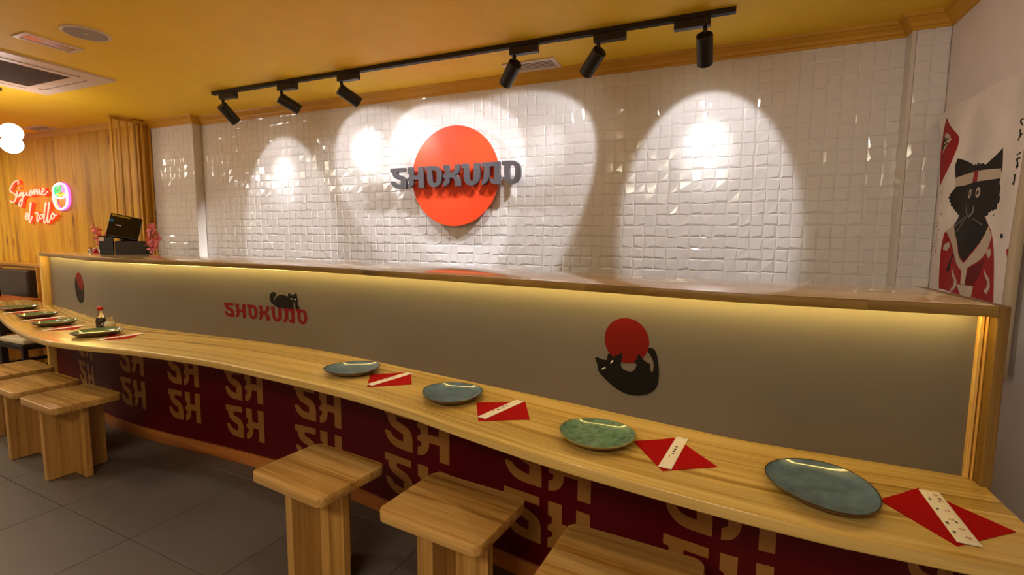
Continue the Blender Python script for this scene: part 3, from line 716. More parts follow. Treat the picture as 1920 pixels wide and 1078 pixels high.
# ---------------------------------------------------------------- track lights
track = thing('lighting_track', 'long black ceiling track carrying six spotlights', 'lighting track', (-1.7, 2.465, ZC))
MB().bbox(-3.40, .01, 2.452, 2.484, 2.362, ZC, .0015, 1).build('rail', M_BLACK, track)
for y in (2.4605, 2.4755): MB().box(-3.39, 0, y - .0015, y + .0015, 2.3605, 2.3625).build('conductor', M_DKPL, track)
labels = ['first black spotlight from the left end of the ceiling track', 'second black spotlight from the left on the ceiling track', 'third black spotlight from the left on the ceiling track',
          'black spotlight just left of the ceiling vent above the orange sign', 'black spotlight second from the right end of the track, tilted left', 'rightmost black spotlight, hanging upright near the end of the track']
for i, (x, y, tgt) in enumerate(TRACK):
    t = thing('track_spotlight', labels[i], 'spotlight', (x, y + .01, 2.362), 'spotlights on the black ceiling track')
    sgn = 1 if i < 5 else -1
    xa, xb = (x - .022, x + .135) if sgn > 0 else (x - .135, x + .022)
    MB().bbox(xa, xb, y - .006, y + .030, 2.322, 2.3598, .0025, 2).build('adapter', M_BLACK, t)
    neck = (x, y + .012)
    MB().lathe([(.0085, 2.322), (.0105, 2.312), (.0065, 2.295), (.0065, 2.268), (.004, 2.262)][::-1], 16, (neck[0], neck[1], 0)).build('stem', M_BLACK, t, smooth=40)
    top = Vector((neck[0], neck[1], 2.270))
    ax = (Vector(tgt) - top).normalized()
    q = ax.to_track_quat('Z', 'Y').to_matrix()
    st = top - ax * .018
    R = .036
    prof = [(0.001, -.0), (R - .003, 0), (R, .003), (R, .140), (R - .004, .1415), (R - .0045, .128), (.0015, .126)]
    prof = prof[:5] + [(R - .0045, .1395)]
    m4 = q.to_4x4()
    MB().lathe([(.0001, 0), (R - .003, 0), (R, .003), (R, .1405), (R - .005, .1405), (R - .005, .112)], 32, st, M=m4).build('housing', M_BLACK, t, smooth=40)
    MB().lathe([(.0001, .1125), (R - .0055, .1125)], 32, st, M=m4).build('lens', E_LENS, t)
    pos = st + ax * .145
    light('track_spot_beam', 'SPOT', pos, pos + ax, (18, 19, 21, 21, 23, 26)[i], (.96, .96, 1), spot_size=math.radians(76), spot_blend=.16, shadow_soft_size=.02, linear=True)
    light('track_spot_hot', 'SPOT', pos, pos + ax, (9, 12, 8, 8, 7, 9)[i], (.97, .97, 1), spot_size=math.radians(40), spot_blend=1.0, shadow_soft_size=.02)

# ---------------------------------------------------------------- stools
def stool(name):
    t = thing(name, '', 'stool', (0, 0, 0), 'square wooden stools along the ledge')
    bm = bmesh.new()
    W, D, r = .205, .160, .034
    pts = []
    for cxx, cyy, a0 in ((W - r, D - r, 0), (-W + r, D - r, 90), (-W + r, -D + r, 180), (W - r, -D + r, 270)):
        for k in range(7):
            a = math.radians(a0 + 15 * k); pts.append((cxx + r * math.cos(a), cyy + r * math.sin(a)))
    MB().prism(pts, .412, .45, .004, 2).build('seat', M_STOOL, t, smooth=40)
    MB().bbox(-.018, .018, -.140, .140, 0, .412, .003, 1).build('leg_board', M_STLEG, t)
    MB().bbox(-.150, -.0182, -.018, .018, 0, .412, .003, 1).build('leg_board', M_STLEG2, t)
    MB().bbox(.0182, .150, -.018, .018, 0, .412, .003, 1).build('leg_board', M_STLEG2, t)
    return t
s0 = stool('wooden_stool')
SP = [(-1.425, 1.40, -7, 'square wooden stool nearest the middle of the bar, left of the nearest two'),
      (-.805, 1.385, -6, 'square wooden stool below the second blue plate from the left, lit across its front'),
      (-.215, 1.275, -4, 'nearest wooden stool, cut off by the bottom edge of the photo'),
      (-3.37, 1.495, -4, 'front wooden stool of the far cluster, its cross-shaped leg fully in view'),
      (-3.885, 1.545, -5, 'middle wooden stool of the far cluster of three'),
      (-4.42, 1.65, -5, 'farthest wooden stool, with a red neon reflection on its seat')]
for i, (x, y, a, lb) in enumerate(SP):
    if i == 0: s0.location = (x, y, 0); s0.rotation_euler = (0, 0, math.radians(a)); s0['label'] = lb
    else: dup(s0, (x, y, 0), math.radians(a), lb)

# ---------------------------------------------------------------- plates, napkins, chopsticks
ZL = .760
def plate_thing(x, y, sx, sy, rz, glaze, rim, lb, seed, group='ceramic plates on the ledge'):
    t = thing('dinner_plate', lb, 'plate', (x, y, ZL), group)
    r = random.Random(seed); ph = [r.random() * 6.28 for _ in range(3)]
    def wob(a): return 1 + .022 * math.sin(2 * a + ph[0]) + .012 * math.sin(3 * a + ph[1])
    def lay(prof, name, mat):
        n = 64; vs = []; fs = []
        for rr, z in prof:
            for k in range(n):
                a = 2 * PI * k / n
                w_ = 1 + (wob(a) - 1) * min(1, rr / .09)
                px, py = rr * sx * w_ * math.cos(a), rr * sy * w_ * math.sin(a)
                zz = z + (.0022 * math.sin(2 * a + ph[2]) if rr > .09 else 0)
                vs.append((x + px * math.cos(rz) - py * math.sin(rz), y + px * math.sin(rz) + py * math.cos(rz), ZL + zz))
        m = len(prof)
        for i in range(m - 1):
            for k in range(n):
                l = (k + 1) % n; fs.append((i * n + k, i * n + l, (i + 1) * n + l, (i + 1) * n + k))
        return MB().add(vs, fs).build(name, mat, t, smooth=60)
    lay([(.0005, .0075), (.05, .0075), (.078, .0085), (.092, .0125), (.104, .0190), (.1125, .0255)], 'glazed_face', glaze)
    lay([(.1125, .0255), (.1140, .0272), (.1158, .0262), (.1150, .0235)], 'rim', rim)
    lay([(.1150, .0235), (.100, .0120), (.080, .0045), (.062, .0005), (.0005, .0005)], 'underside', M_UNDER)
    return t
PL = [(.243, 1.312, .99, 1.17, .12, M_PLATEB, M_RIM, 'blue-grey plate nearest the camera, beside the last red napkin'),
      (-.318, 1.397, .97, 1.0, .1, M_PLATEG, M_RIMG, 'speckled green plate between the two nearest blue plates'),
      (-.905, 1.552, 1.0, 1.02, .3, M_PLATEB, M_RIM, 'blue-grey plate in the middle of the ledge, second from the camera among the blue'),
      (-1.482, 1.668, 1.03, .97, .5, M_PLATEB, M_RIM, 'farthest blue-grey plate, with a small bright reflection'),
      (-3.43, 1.672, 1.06, .93, 1.25, M_PLATED, M_RIM, 'dark green plate in front of the soy sauce bottle'),
      (-4.06, 1.745, 1.0, .9, 1.2, M_PLATED, M_RIM, 'second dark green plate behind the soy sauce bottle'),
      (-4.56, 1.865, 1.0, .9, 1.15, M_PLATED, M_RIM, 'third dark green plate from the soy sauce bottle toward the far end'),
      (-5.13, 1.985, 1.0, .95, 1.1, M_PLATED, M_RIM, 'farthest green plate at the left edge of the photo')]
for i, p in enumerate(PL): plate_thing(*p, 40 + i)

def napkin(c, lb, group='folded red napkins on the ledge'):
    cx = sum(p[0] for p in c) / 4; cy = sum(p[1] for p in c) / 4
    o = MB()
    r = random.Random(int(abs(cx) * 1000))
    n = 6; top = []
    def P(u, v):
        a = Vector(c[0]).lerp(Vector(c[1]), u); b = Vector(c[3]).lerp(Vector(c[2]), u); q = a.lerp(b, v)
        return q
    for j in range(n + 1):
        for i in range(n + 1):
            q = P(i / n, j / n); top.append((q.x, q.y, ZL + .0016 + .0006 * math.sin(9 * i / n + 5 * j / n)))
    N = len(top); fs = []
    for j in range(n):
        for i in range(n):
            a = j * (n + 1) + i; fs.append((a, a + 1, a + n + 2, a + n + 1))
    vs = top + [(x, y, ZL + .0004) for x, y, z in top]
    fs += [tuple(i + N for i in f)[::-1] for f in fs]
    ring = list(range(n + 1)) + [j * (n + 1) + n for j in range(1, n + 1)] + [n * (n + 1) + i for i in range(n - 1, -1, -1)] + [j * (n + 1) for j in range(n - 1, 0, -1)]
    for a, b in zip(ring, ring[1:] + ring[:1]): fs.append((b, a, a + N, b + N))
    ob = o.add(vs, fs).build('napkin', M_NAPK)
    return tag(ob, lb, 'napkin', group)
def packet(p0, p1, w, lb, style, group='paper chopstick sleeves on the napkins'):
    """paper sleeve lying from p0 to p1 with printed marks; chopsticks bulge inside"""
    p0, p1 = Vector(p0), Vector(p1); d = (p1 - p0); L = d.length; d.normalize(); s = Vector((-d.y, d.x))
    t = thing('chopstick_sleeve', lb, 'chopsticks', (p0.x, p0.y, ZL + .002), group)
    zb = ZL + .0024
    rings = []
    for k in range(9):
        u = k / 8; hh = .0045 * math.sin(PI * min(1, max(0.12, u * 3, ) if u < .33 else 1) / 2) if u < .5 else .0045
        if k in (0, 8): hh = .0012
        c = p0 + d * (L * u)
        ring = []
        for v, z in ((-.5, 0), (-.5, .0007), (-.25, hh), (0, hh * .85), (.25, hh), (.5, .0007), (.5, 0)):
            q = c + s * (v * w); ring.append((q.x, q.y, zb + z))
        rings.append(ring)
    sl = MB().sweep(rings).build('paper_sleeve', M_PAPER, t, smooth=50)
    def mark(u, v, pts, mat, nm):
        c = p0 + d * (L * u) + s * (v * w)
        loop = [(c.x + d.x * a + s.x * b, c.y + d.y * a + s.y * b) for a, b in pts]
        mb = plate(MB(), [loop], lambda x_, y_: (x_, y_, zb + .0050), lambda x_, y_: (x_, y_, zb + .0044)); mb.build(nm, mat, sl)
    if style == 'floral':
        for u, v in ((.12, .1), (.26, .12), (.45, .1), (.62, -.05), (.78, .1), (.92, .1)):
            for k in range(5):
                a = k * 2 * PI / 5
                mark(u + .011 * math.cos(a), v + .10 * math.sin(a), ellipse(0, 0, .0014, .0014, 6), M_INKR, 'printed_mark')
        for u, v in ((.2, .18), (.24, -.34), (.44, -.34), (.66, .1), (.70, -.36), (.86, -.36)):
            mark(u, v, ellipse(0, 0, .0045, .0026, 10), M_INK, 'printed_mark')
    else:
        for k, u in enumerate((.40, .47, .54, .62)):
            mark(u, 0, [(-.004, -.003), (.003, -.004), (.004, .001), (0, .0005), (.001, .004), (-.003, .003), (-.001, 0)], M_BLACKP, 'printed_mark')
        mark(.30, .1, [(-.008, -.001), (.008, -.001), (.008, .001), (-.008, .001)], M_INKR, 'printed_mark')
        mark(.07, .3, ellipse(0, 0, .002, .002, 6), M_INK, 'printed_mark'); mark(.95, -.3, ellipse(0, 0, .002, .002, 6), M_INK, 'printed_mark')
    return t
napkin([(.364, 1.329), (.469, 1.435), (.589, 1.293), (.456, 1.182)], 'red napkin at the near end of the ledge')
packet((.486, 1.425), (.480, 1.196), .040, 'flower-printed chopstick sleeve on the napkin at the near end', 'floral')
napkin([(-.214, 1.429), (-.099, 1.506), (.017, 1.353), (-.114, 1.269)], 'red napkin right of the speckled green plate')
packet((-.110, 1.286), (-.082, 1.512), .034, 'chopstick sleeve with black characters beside the speckled green plate', 'kana')
napkin([(-.798, 1.541), (-.637, 1.622), (-.559, 1.464), (-.708, 1.381)], 'red napkin right of the middle blue plate')
packet((-.710, 1.408), (-.658, 1.622), .034, 'chopstick sleeve beside the middle blue plate', 'kana')
napkin([(-1.387, 1.67), (-1.252, 1.78), (-1.141, 1.628), (-1.282, 1.523)], 'red napkin right of the farthest blue plate')
packet((-1.288, 1.546), (-1.243, 1.765), .034, 'chopstick sleeve beside the farthest blue plate', 'kana')
for (cx, cy, a, n1, n2) in ((-3.245, 1.695, 86, 'red napkin right of the plate in front of the soy sauce bottle', 'chopstick sleeve in front of the soy sauce bottle'),
                            (-3.86, 1.715, 84, 'red napkin between the first and second dark green plates', 'chopstick sleeve between the first and second dark green plates'),
                            (-4.42, 1.84, 84, 'red napkin between the second and third dark green plates', 'chopstick sleeve between the second and third dark green plates'),
                            (-4.96, 1.955, 80, 'red napkin right of the farthest green plate', 'chopstick sleeve right of the farthest green plate')):
    a = math.radians(a); d = Vector((math.cos(a), math.sin(a))); s = Vector((-d.y, d.x)); c = Vector((cx, cy)); h = .108
    napkin([tuple(c - s * -h), tuple(c + d * h), tuple(c - s * h), tuple(c - d * h)], n1)
    packet(tuple(c - d * .118), tuple(c + d * .118), .028, n2, 'kana')

# soy bottle and toothpick jar
def soy_bottle(x, y, z, lb, s=1.0):
    t = thing('soy_sauce_bottle', lb, 'bottle', (x, y, z), 'soy sauce dispensers')
    k = s
    MB().lathe([(r * k, zz * k) for r, zz in [(.0001, 0), (.024, 0), (.0265, .004), (.0265, .045), (.022, .068), (.0145, .092), (.0125, .108), (.0125, .113)]], 28, (x, y, z)).build('glass_body', M_GLASS, t, smooth=50)
    MB().lathe([(r * k, zz * k) for r, zz in [(.0001, .003), (.0235, .003), (.0245, .006), (.0245, .045), (.0215, .060), (.0001, .060)]], 28, (x, y, z)).build('soy_sauce', M_SOY, t, smooth=50)
    MB().lathe([(r * k, zz * k) for r, zz in [(.0001, .110), (.0135, .110), (.0150, .112), (.0175, .126), (.0175, .130), (.0155, .134), (.0001, .135)]], 24, (x, y, z)).build('cap', M_CAPR, t, smooth=40)
    return t
soy_bottle(-3.705, 1.83, ZL, 'soy sauce bottle with a red cap standing on the wavy ledge')
t = thing('toothpick_jar', 'small round pale jar of toothpicks beside the soy sauce bottle', 'jar', (-3.635, 1.845, ZL))
jar = MB().lathe([(.0001, .001), (.018, 0), (.026, .007), (.0305, .020), (.0285, .034), (.022, .042), (.0215, .046), (.0195, .046), (.020, .040), (.026, .032), (.0275, .020), (.023, .008), (.0001, .006)], 28, (-3.635, 1.845, ZL)).build('jar_body', M_JAR, t, smooth=60)
MB().tube([(-3.660, 1.828, ZL + .012), (-3.672, 1.820, ZL + .018), (-3.673, 1.819, ZL + .028), (-3.661, 1.828, ZL + .032)], .003, 8).build('handle', M_JAR, t, smooth=60)
for k in range(14):
    a = rnd.random() * 2 * PI; r0 = rnd.uniform(0, .010); r1 = rnd.uniform(.008, .024)
    MB().tube([(-3.635 + r0 * math.cos(a), 1.845 + r0 * math.sin(a), ZL + .010), (-3.635 + r1 * math.cos(a), 1.845 + r1 * math.sin(a), ZL + rnd.uniform(.064, .074))], [.0011, .0008], 5).build('toothpick', M_STICK, t)

# ---------------------------------------------------------------- ceiling fittings
def cassette():
    t = thing('air_conditioner', 'large square cream air-conditioning cassette in the ceiling', 'air conditioner', (-4.17, 1.61, ZC))
    cx, cy, hw = -4.17, 1.615, .425; z = ZC
    def ringbox(mb, o, i, z0, z1):
        mb.box(cx - o, cx + o, cy - o, cy - i, z0, z1).box(cx - o, cx + o, cy + i, cy + o, z0, z1).box(cx - o, cx - i, cy - i, cy + i, z0, z1).box(cx + i, cx + o, cy - i, cy + i, z0, z1)
    mb = MB()
    # outer frame with four slots
    a, b, c, e = hw, .345, .305, .255
    mb.box(cx - a, cx + a, cy - a, cy - b, z - .012, z).box(cx - a, cx + a, cy + b, cy + a, z - .012, z).box(cx - a, cx - b, cy - b, cy + b, z - .012, z).box(cx + b, cx + a, cy - b, cy + b, z - .012, z)
    ringbox(mb, c, e, z - .015, z - .002)
    for sx in (-1, 1):
        for sy in (-1, 1):
            x0, x1 = sorted((cx + sx * .27, cx + sx * b)); y0, y1 = sorted((cy + sy * .27, cy + sy * b))
            mb.box(x0, x1, y0, y1, z - .0132, z - .001)
    mb.build('frame', M_WHPL, t)
    MB().box(cx - .36, cx + .36, cy - .36, cy + .36, z - .0015, z - .0005).build('dark_recess', M_VOID, t)
    for k, (x0, x1, y0, y1) in enumerate(((cx - .26, cx + .26, cy - .338, cy - .312), (cx - .26, cx + .26, cy + .312, cy + .338), (cx - .338, cx - .312, cy - .26, cy + .26), (cx + .312, cx + .338, cy - .26, cy + .26))):
        MB().bbox(x0, x1, y0, y1, z - .011, z - .005, .0015, 1).build('louvre', M_WHPL, t)
    g = MB().box(cx - .255, cx + .255, cy - .255, cy + .255, z - .0125, z - .009).build('intake_grille', M_DKGR, t)
    mb = MB()
    for k in range(33):
        xx = cx - .248 + k * .0155; mb.box(xx, xx + .005, cy - .25, cy + .25, z - .0155, z - .0126)
    o = mb.build('grille_fins', M_DKGR, g); o['kind'] = 'stuff'
    return t
cassette()
t = thing('ceiling_speaker', 'round flush ceiling speaker with a pale ring', 'speaker', (-3.035, 1.53, ZC))
MB().lathe([(.102, 0), (.102, -.004), (.096, -.007), (.088, -.006), (.088, -.001)], 48, (-3.035, 1.53, ZC)).build('ring', M_WHPL, t, smooth=40)
MB().lathe([(.0001, -.0055), (.05, -.005), (.0875, -.0035)], 48, (-3.035, 1.53, ZC)).build('speaker_cloth', M_GREY, t, smooth=60)
MB().lathe([(.0001, -.0085), (.006, -.008), (.009, -.005)], 16, (-3.035, 1.53, ZC)).build('badge', M_CHROME, t, smooth=60)
t = thing('emergency_light', 'narrow rectangular recessed ceiling light beside the round speaker', 'ceiling light', (-3.37, 1.525, ZC))
mb = MB().box(-3.435, -3.305, 1.398, 1.420, ZC - .006, ZC).box(-3.435, -3.305, 1.630, 1.652, ZC - .006, ZC).box(-3.435, -3.413, 1.420, 1.630, ZC - .006, ZC).box(-3.327, -3.305, 1.420, 1.630, ZC - .006, ZC)
mb.build('frame', M_WHPL, t)
MB().bbox(-3.413, -3.327, 1.420, 1.630, ZC - .004, ZC - .001, .001, 1).build('diffuser', plain('frosted_diffuser', 'b89a8c', .15), t)
def vent(x0, x1, y0, y1, lb, n=6, fins=True):
    t = thing('ceiling_vent', lb, 'vent', ((x0 + x1) / 2, (y0 + y1) / 2, ZC), 'ventilation grilles in the ceiling')
    w_ = .024
    MB().box(x0, x1, y0, y0 + w_, ZC - .007, ZC).box(x0, x1, y1 - w_, y1, ZC - .007, ZC).box(x0, x0 + w_, y0 + w_, y1 - w_, ZC - .007, ZC).box(x1 - w_, x1, y0 + w_, y1 - w_, ZC - .007, ZC).build('frame', M_WHPL, t)
    MB().box(x0 + w_, x1 - w_, y0 + w_, y1 - w_, ZC - .001, ZC - .0002).build('backing', M_VOID, t)
    for k in range(n):
        yy = y0 + w_ + (y1 - y0 - 2 * w_) * (k + .5) / n; hw = (y1 - y0 - 2 * w_) / n * .40
        MB().add([(x0 + w_, yy - hw, ZC - .0055), (x1 - w_, yy - hw, ZC - .0055), (x1 - w_, yy + hw, ZC - .0035), (x0 + w_, yy + hw, ZC - .0035),
                  (x0 + w_, yy - hw, ZC - .0045), (x1 - w_, yy - hw, ZC - .0045), (x1 - w_, yy + hw, ZC - .0025), (x0 + w_, yy + hw, ZC - .0025)],
                 [(0, 3, 2, 1), (4, 5, 6, 7), (0, 1, 5, 4), (1, 2, 6, 5), (2, 3, 7, 6), (3, 0, 4, 7)]).build('slat', M_WHPL, t)
vent(-1.245, -.925, 2.722, 2.888, 'slatted ceiling vent behind the track, between two spotlights')
vent(-6.27, -5.95, 2.565, 2.71, 'slatted ceiling vent above the wood-clad wall', 5)

# recessed downlights (outside the frame, seen only as reflections in the tiles)
for k, (x, y) in enumerate(((-1.05, 1.05), (-3.55, 1.0), (-2.35, 1.15))):
    t = thing('recessed_downlight', ('recessed ceiling downlight nearest the camera', 'recessed ceiling downlight over the far stools', 'recessed ceiling downlight behind the stools')[k], 'ceiling light', (x, y, ZC), 'recessed downlights outside the frame')
    MB().lathe([(.030, -.001), (.032, -.006), (.052, -.004), (.054, 0), (.030, 0)], 32, (x, y, ZC)).build('trim_ring', M_WHPL, t, smooth=50)
    MB().lathe([(.0001, -.0015), (.0295, -.0015)], 24, (x, y, ZC)).build('lens', E_LENS, t)
# globe pendant
t = thing('globe_pendant', 'glowing white globe lamp cluster at the left edge of the photo', 'pendant lamp', (-4.74, 1.80, ZC))
MB().lathe([(.0001, 0), (.05, 0), (.05, -.018), (.012, -.026), (.0001, -.026)], 32, (-4.74, 1.80, ZC)).build('canopy', M_BLACK, t, smooth=40)
MB().tube([(-4.74, 1.80, ZC - .02), (-4.74, 1.80, 1.98)], .006, 10).build('stem', M_BLACK, t)
for (gx, gy, gz) in ((-4.545, 1.805, 2.058), (-4.665, 1.85, 1.995), (-5.10, 1.60, 2.06), (-5.16, 1.86, 1.97)):
    arm = MB().tube([(-4.74, 1.80, gz), ((-4.74 + gx) / 2, (1.80 + gy) / 2, gz), (gx, gy, gz)], .005, 8).build('arm', M_BLACK, t)
    MB().lathe([(.0001, -.062)] + [(.062 * math.sin(a), -.062 * math.cos(a)) for a in [PI * k / 16 for k in range(1, 16)]] + [(.0001, .062)], 32, (gx, gy, gz)).build('globe', E_GLOBE, arm, smooth=80)

# ---------------------------------------------------------------- slatted screen
t = thing('slatted_screen', 'slatted wooden screen beside the tiled pillar', 'screen', (-4.812, 2.7, 0))
for k in range(6):
    y = 2.556 + k * .0603
    MB().bbox(-4.822, -4.801, y - .007, y + .007, 0, 2.345, .0015, 1).build('slat', M_SLAT, t)
MB().bbox(-4.823, -4.800, 2.546, 2.866, 2.3452, 2.372, .0015, 1).build('top_rail', M_SLAT, t)

# ---------------------------------------------------------------- neon sign
neon = thing('neon_sign', 'red script neon sign with a small sushi roll outline on the wood wall', 'neon sign', (-6.6, 2.77, 1.7))
def strokes(lst, name, mat, r, yy=2.745):
    for st in lst:
        p = spline([(a, yy, b) for a, b in st], 4)
        MB().tube(p, r, 7).build(name, mat, neon, smooth=80)
strokes(NEON_RED, 'script_tube', E_RED, .0055)
strokes(NEON_RED, 'script_halo', E_REDHALO, .0105, 2.758)  # wider glowing tubes stand in for the red halo around the script
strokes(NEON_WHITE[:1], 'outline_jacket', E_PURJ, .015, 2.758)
strokes(NEON_WHITE, 'outline_tube', E_WHITE, .0085)
strokes(NEON_GREEN, 'green_tube', E_GREEN, .007)
strokes(NEON_PURPLE, 'purple_tube', E_PURP, .0065)
strokes(NEON_YELLOW, 'yellow_tube', E_YEL, .0065)
for x, z in ((-7.0, 1.86), (-6.9, 1.72), (-6.6, 1.80), (-6.72, 1.6), (-6.45, 1.6), (-6.2, 1.66), (-6.05, 1.75)):
    MB().tube([(x, 2.752, z), (x, 2.775, z)], .004, 8).build('standoff', M_TRIM, neon)
light('neon_spill', 'POINT', (-6.7, 2.66, 1.7), (-6.7, 0, 1.7), 1.2, (1, .14, .06), shadow_soft_size=.25)

# ---------------------------------------------------------------- noren
noren = thing('noren_banner', 'painted canvas banner of a black cat in a red robe on the right wall', 'banner', (.885, 2.5, 1.95))
def NX(y, z):
    return .872 + .006 * math.sin(y * 21 + z * 3) + .004 * math.sin(z * 9 + y * 5) * (1 if z < 1.8 else .4)
NCORN = [(2.835, 1.935), (2.60, 1.100)]
def left_edge(z): return 2.812 - .23 * max(0, min(1, (1.93 - z) / .85)) ** 1.0
cloth_loop = [(2.845, 1.925), (2.80, 1.930), (2.6, 1.928), (2.35, 1.922), (2.1, 1.915), (2.045, 1.912), (2.06, 1.6), (2.085, 1.3), (2.09, .92), (2.3, .915), (2.60, .92), (2.655, 1.16), (2.70, 1.35), (2.765, 1.62), (2.80, 1.80), (2.815, 1.86)]
mb = plate(MB(), [cloth_loop], lambda y, z: (NX(y, z), y, z), lambda y, z: (NX(y, z) + .0025, y, z), .016)
cl = mb.build('cloth', M_CLOTH, noren, smooth=60)
def paint(key, name, mat, lift, grid=.014):
    mb = plate(MB(), [soften(NOREN[key], 40) if key not in ('cat',) else NOREN[key]], lambda y, z: (NX(y, z) - lift, y, z), lambda y, z: (NX(y, z) - .0001, y, z), grid)
    mb.build(name, mat, cl)
paint('banner', 'painted_flag', M_CREDR, .0010)
for k in ('calli_1',): paint(k, 'painted_patch', M_CWHT, .0016)
for k in ('stroke_1', 'stroke_2', 'stroke_3'): paint(k, 'brush_stroke', M_CBLK, .0022)
paint('robe', 'painted_robe', M_CREDR, .0010)
paint('robe_dark', 'painted_fold', M_CDRED, .0014)
paint('collar', 'painted_collar', M_CWHT, .0018)
paint('belt', 'painted_belt', M_CWHT, .0018)
def furry(L, a, e, amp):
    r = random.Random(11); out = L[:a]
    seg = []
    for p0, p1 in zip(L[a:e - 1], L[a + 1:e]):
        p0, p1 = Vector(p0), Vector(p1); m = max(1, round((p1 - p0).length / .011))
        seg += [p0.lerp(p1, t / m) for t in range(m)]
    for k, p in enumerate(seg):
        q = Vector(p); c = Vector((sum(x for x, y in L) / len(L), sum(y for x, y in L) / len(L)))
        d = (q - c).normalized()
        out.append(tuple(q + d * (amp * r.uniform(.4, 1.2) if k % 2 else -amp * .2)))
    return out + L[e:]
NOREN['cat'] = furry(NOREN['cat'], 15, len(NOREN['cat']) - 3, .006)
paint('cat', 'painted_cat', M_CBLK, .0024)
paint('headband', 'painted_headband', M_CWHT, .0030)
paint('band_red', 'painted_band_mark', M_CREDR, .0036)
for k in ('flame_a', 'flame_b', 'tab_a', 'tab_b'): paint(k, 'painted_swirl', M_CWHT, .0016)
for k in ('line_a',): paint(k, 'brush_stroke', M_CBLK, .0016)
for k in ('whisk_a', 'whisk_b', 'whisk_c', 'muzzle'): paint(k, 'painted_whisker', plain('whisker_' + k, '8c8070', .8), .0030, 0)
for k in ('splat_a', 'glyph_1', 'glyph_2', 'glyph_3', 'glyph_4', 'glyph_5'): paint(k, 'brush_stroke', M_CBLK, .0012)
for k in ('flower_a', 'flower_b', 'flower_c'): paint(k, 'painted_flower', M_CREDR, .0012)
for k in ('EYE_L', 'EYE_R'):
    c = NEYES[k]
    for rr, m, lf in ((1.0, M_CWHT, .0032), (.45, M_CBLK, .0038)):
        mb = plate(MB(), [ellipse(c[0], c[1], c[2] * rr, c[3] * rr, 20)], lambda y, z: (NX(y, z) - lf, y, z), lambda y, z: (NX(y, z) - .002, y, z))
        mb.build('painted_eye', m, cl)
mb = MB()
rs = random.Random(5)
for k in range(90):
    y, z = rs.gauss(2.335, .045), rs.uniform(1.28, 1.62); s = rs.uniform(.0012, .0042)
    if y < 2.25 : continue
    plate(mb, [ellipse(y, z, s, s * rs.uniform(.8, 1.8), 6)], lambda y, z: (NX(y, z) - .0012, y, z), lambda y, z: (NX(y, z) - .0001, y, z))
o = mb.build('paint_spatter', M_CBLK, cl); o['kind'] = 'stuff'
mb = MB()
for k in range(40):
    y, z = rs.gauss(2.335, .05) if k % 2 else rs.uniform(2.69, 2.74), rs.uniform(1.3, 1.6); s = rs.uniform(.0012, .003)
    if y < 2.24: continue
    plate(mb, [ellipse(y, z, s, s * 1.4, 6)], lambda y, z: (NX(y, z) - .0012, y, z), lambda y, z: (NX(y, z) - .0001, y, z))
o = mb.build('paint_spatter', M_CREDR, cl); o['kind'] = 'stuff'
# rolled side hem toward the room and the hanging rod
rings = []
for k in range(13):
    z = .92 + (1.90 - .92) * k / 12; y = hermite([(.9, 2.09), (1.3, 2.085), (1.6, 2.06), (1.92, 2.045)], z)
    rings.append([(.872, y + .004, z), (.848, y - .010, z), (.842, y - .030, z), (.852, y - .042, z), (.872, y - .036, z), (.880, y - .01, z)])
MB().sweep(rings).build('side_hem', M_CLOTHH, noren, smooth=60)
MB().tube([(.893, 2.86, 1.918), (.893, 2.03, 1.905)], .006, 10).build('hanging_rod', M_TRIM, noren)

# ---------------------------------------------------------------- till on the bar
def local(cx, cy, cz, ang):
    return Matrix.Translation((cx, cy, cz)) @ Matrix.Rotation(math.radians(ang), 4, 'Z')
ZT = 1.2085
t = thing('cash_register', 'black touchscreen till standing on the far end of the bar', 'cash register', (-4.42, 2.40, ZT))
# local axes: x = to the right as seen from the dining side, y = away
Mx = local(-4.41, 2.375, ZT, 60)
MB().bbox(-.055, .150, -.07, .085, 0, .105, .006, 2).xf(Mx).build('cash_drawer_base', M_DKPL, t)
MB().bbox(-.150, -.060, -.045, .05, 0, .145, .006, 2).xf(Mx).build('receipt_printer', M_BLACKG, t)
MB().box(-.148, -.118, -.0475, -.0452, .105, .135).xf(Mx).build('printer_button_panel', M_WHPL, t)
MB().bbox(-.02, .06, .0, .05, .105, .16, .006, 2).xf(Mx).build('monitor_stand', M_BLACKG, t)
Mt = Mx @ Matrix.Translation((.015, -.005, .215)) @ Matrix.Rotation(math.radians(13), 4, 'Y') @ Matrix.Rotation(math.radians(-24), 4, 'X')
MB().bbox(-.105, .100, -.012, .022, -.100, .098, .006, 2).xf(Mt).build('monitor', M_BLACKG, t)
MB().box(-.095, .020, -.0135, -.0122, .074, .086).xf(Mt).build('screen_glare_strip', M_CHROME, t)
MB().lathe([(.0001, 0), (.012, 0)], 20, (0, 0, 0)).xf(Mt @ Matrix.Translation((-.088, -.0135, .035)) @ Matrix.Rotation(PI / 2, 4, 'X')).build('blue_sticker', M_BLUE, t)
MB().box(-.06, -.025, -.0135, -.0122, -.005, .003).xf(Mt).build('white_sticker', M_WHPL, t)

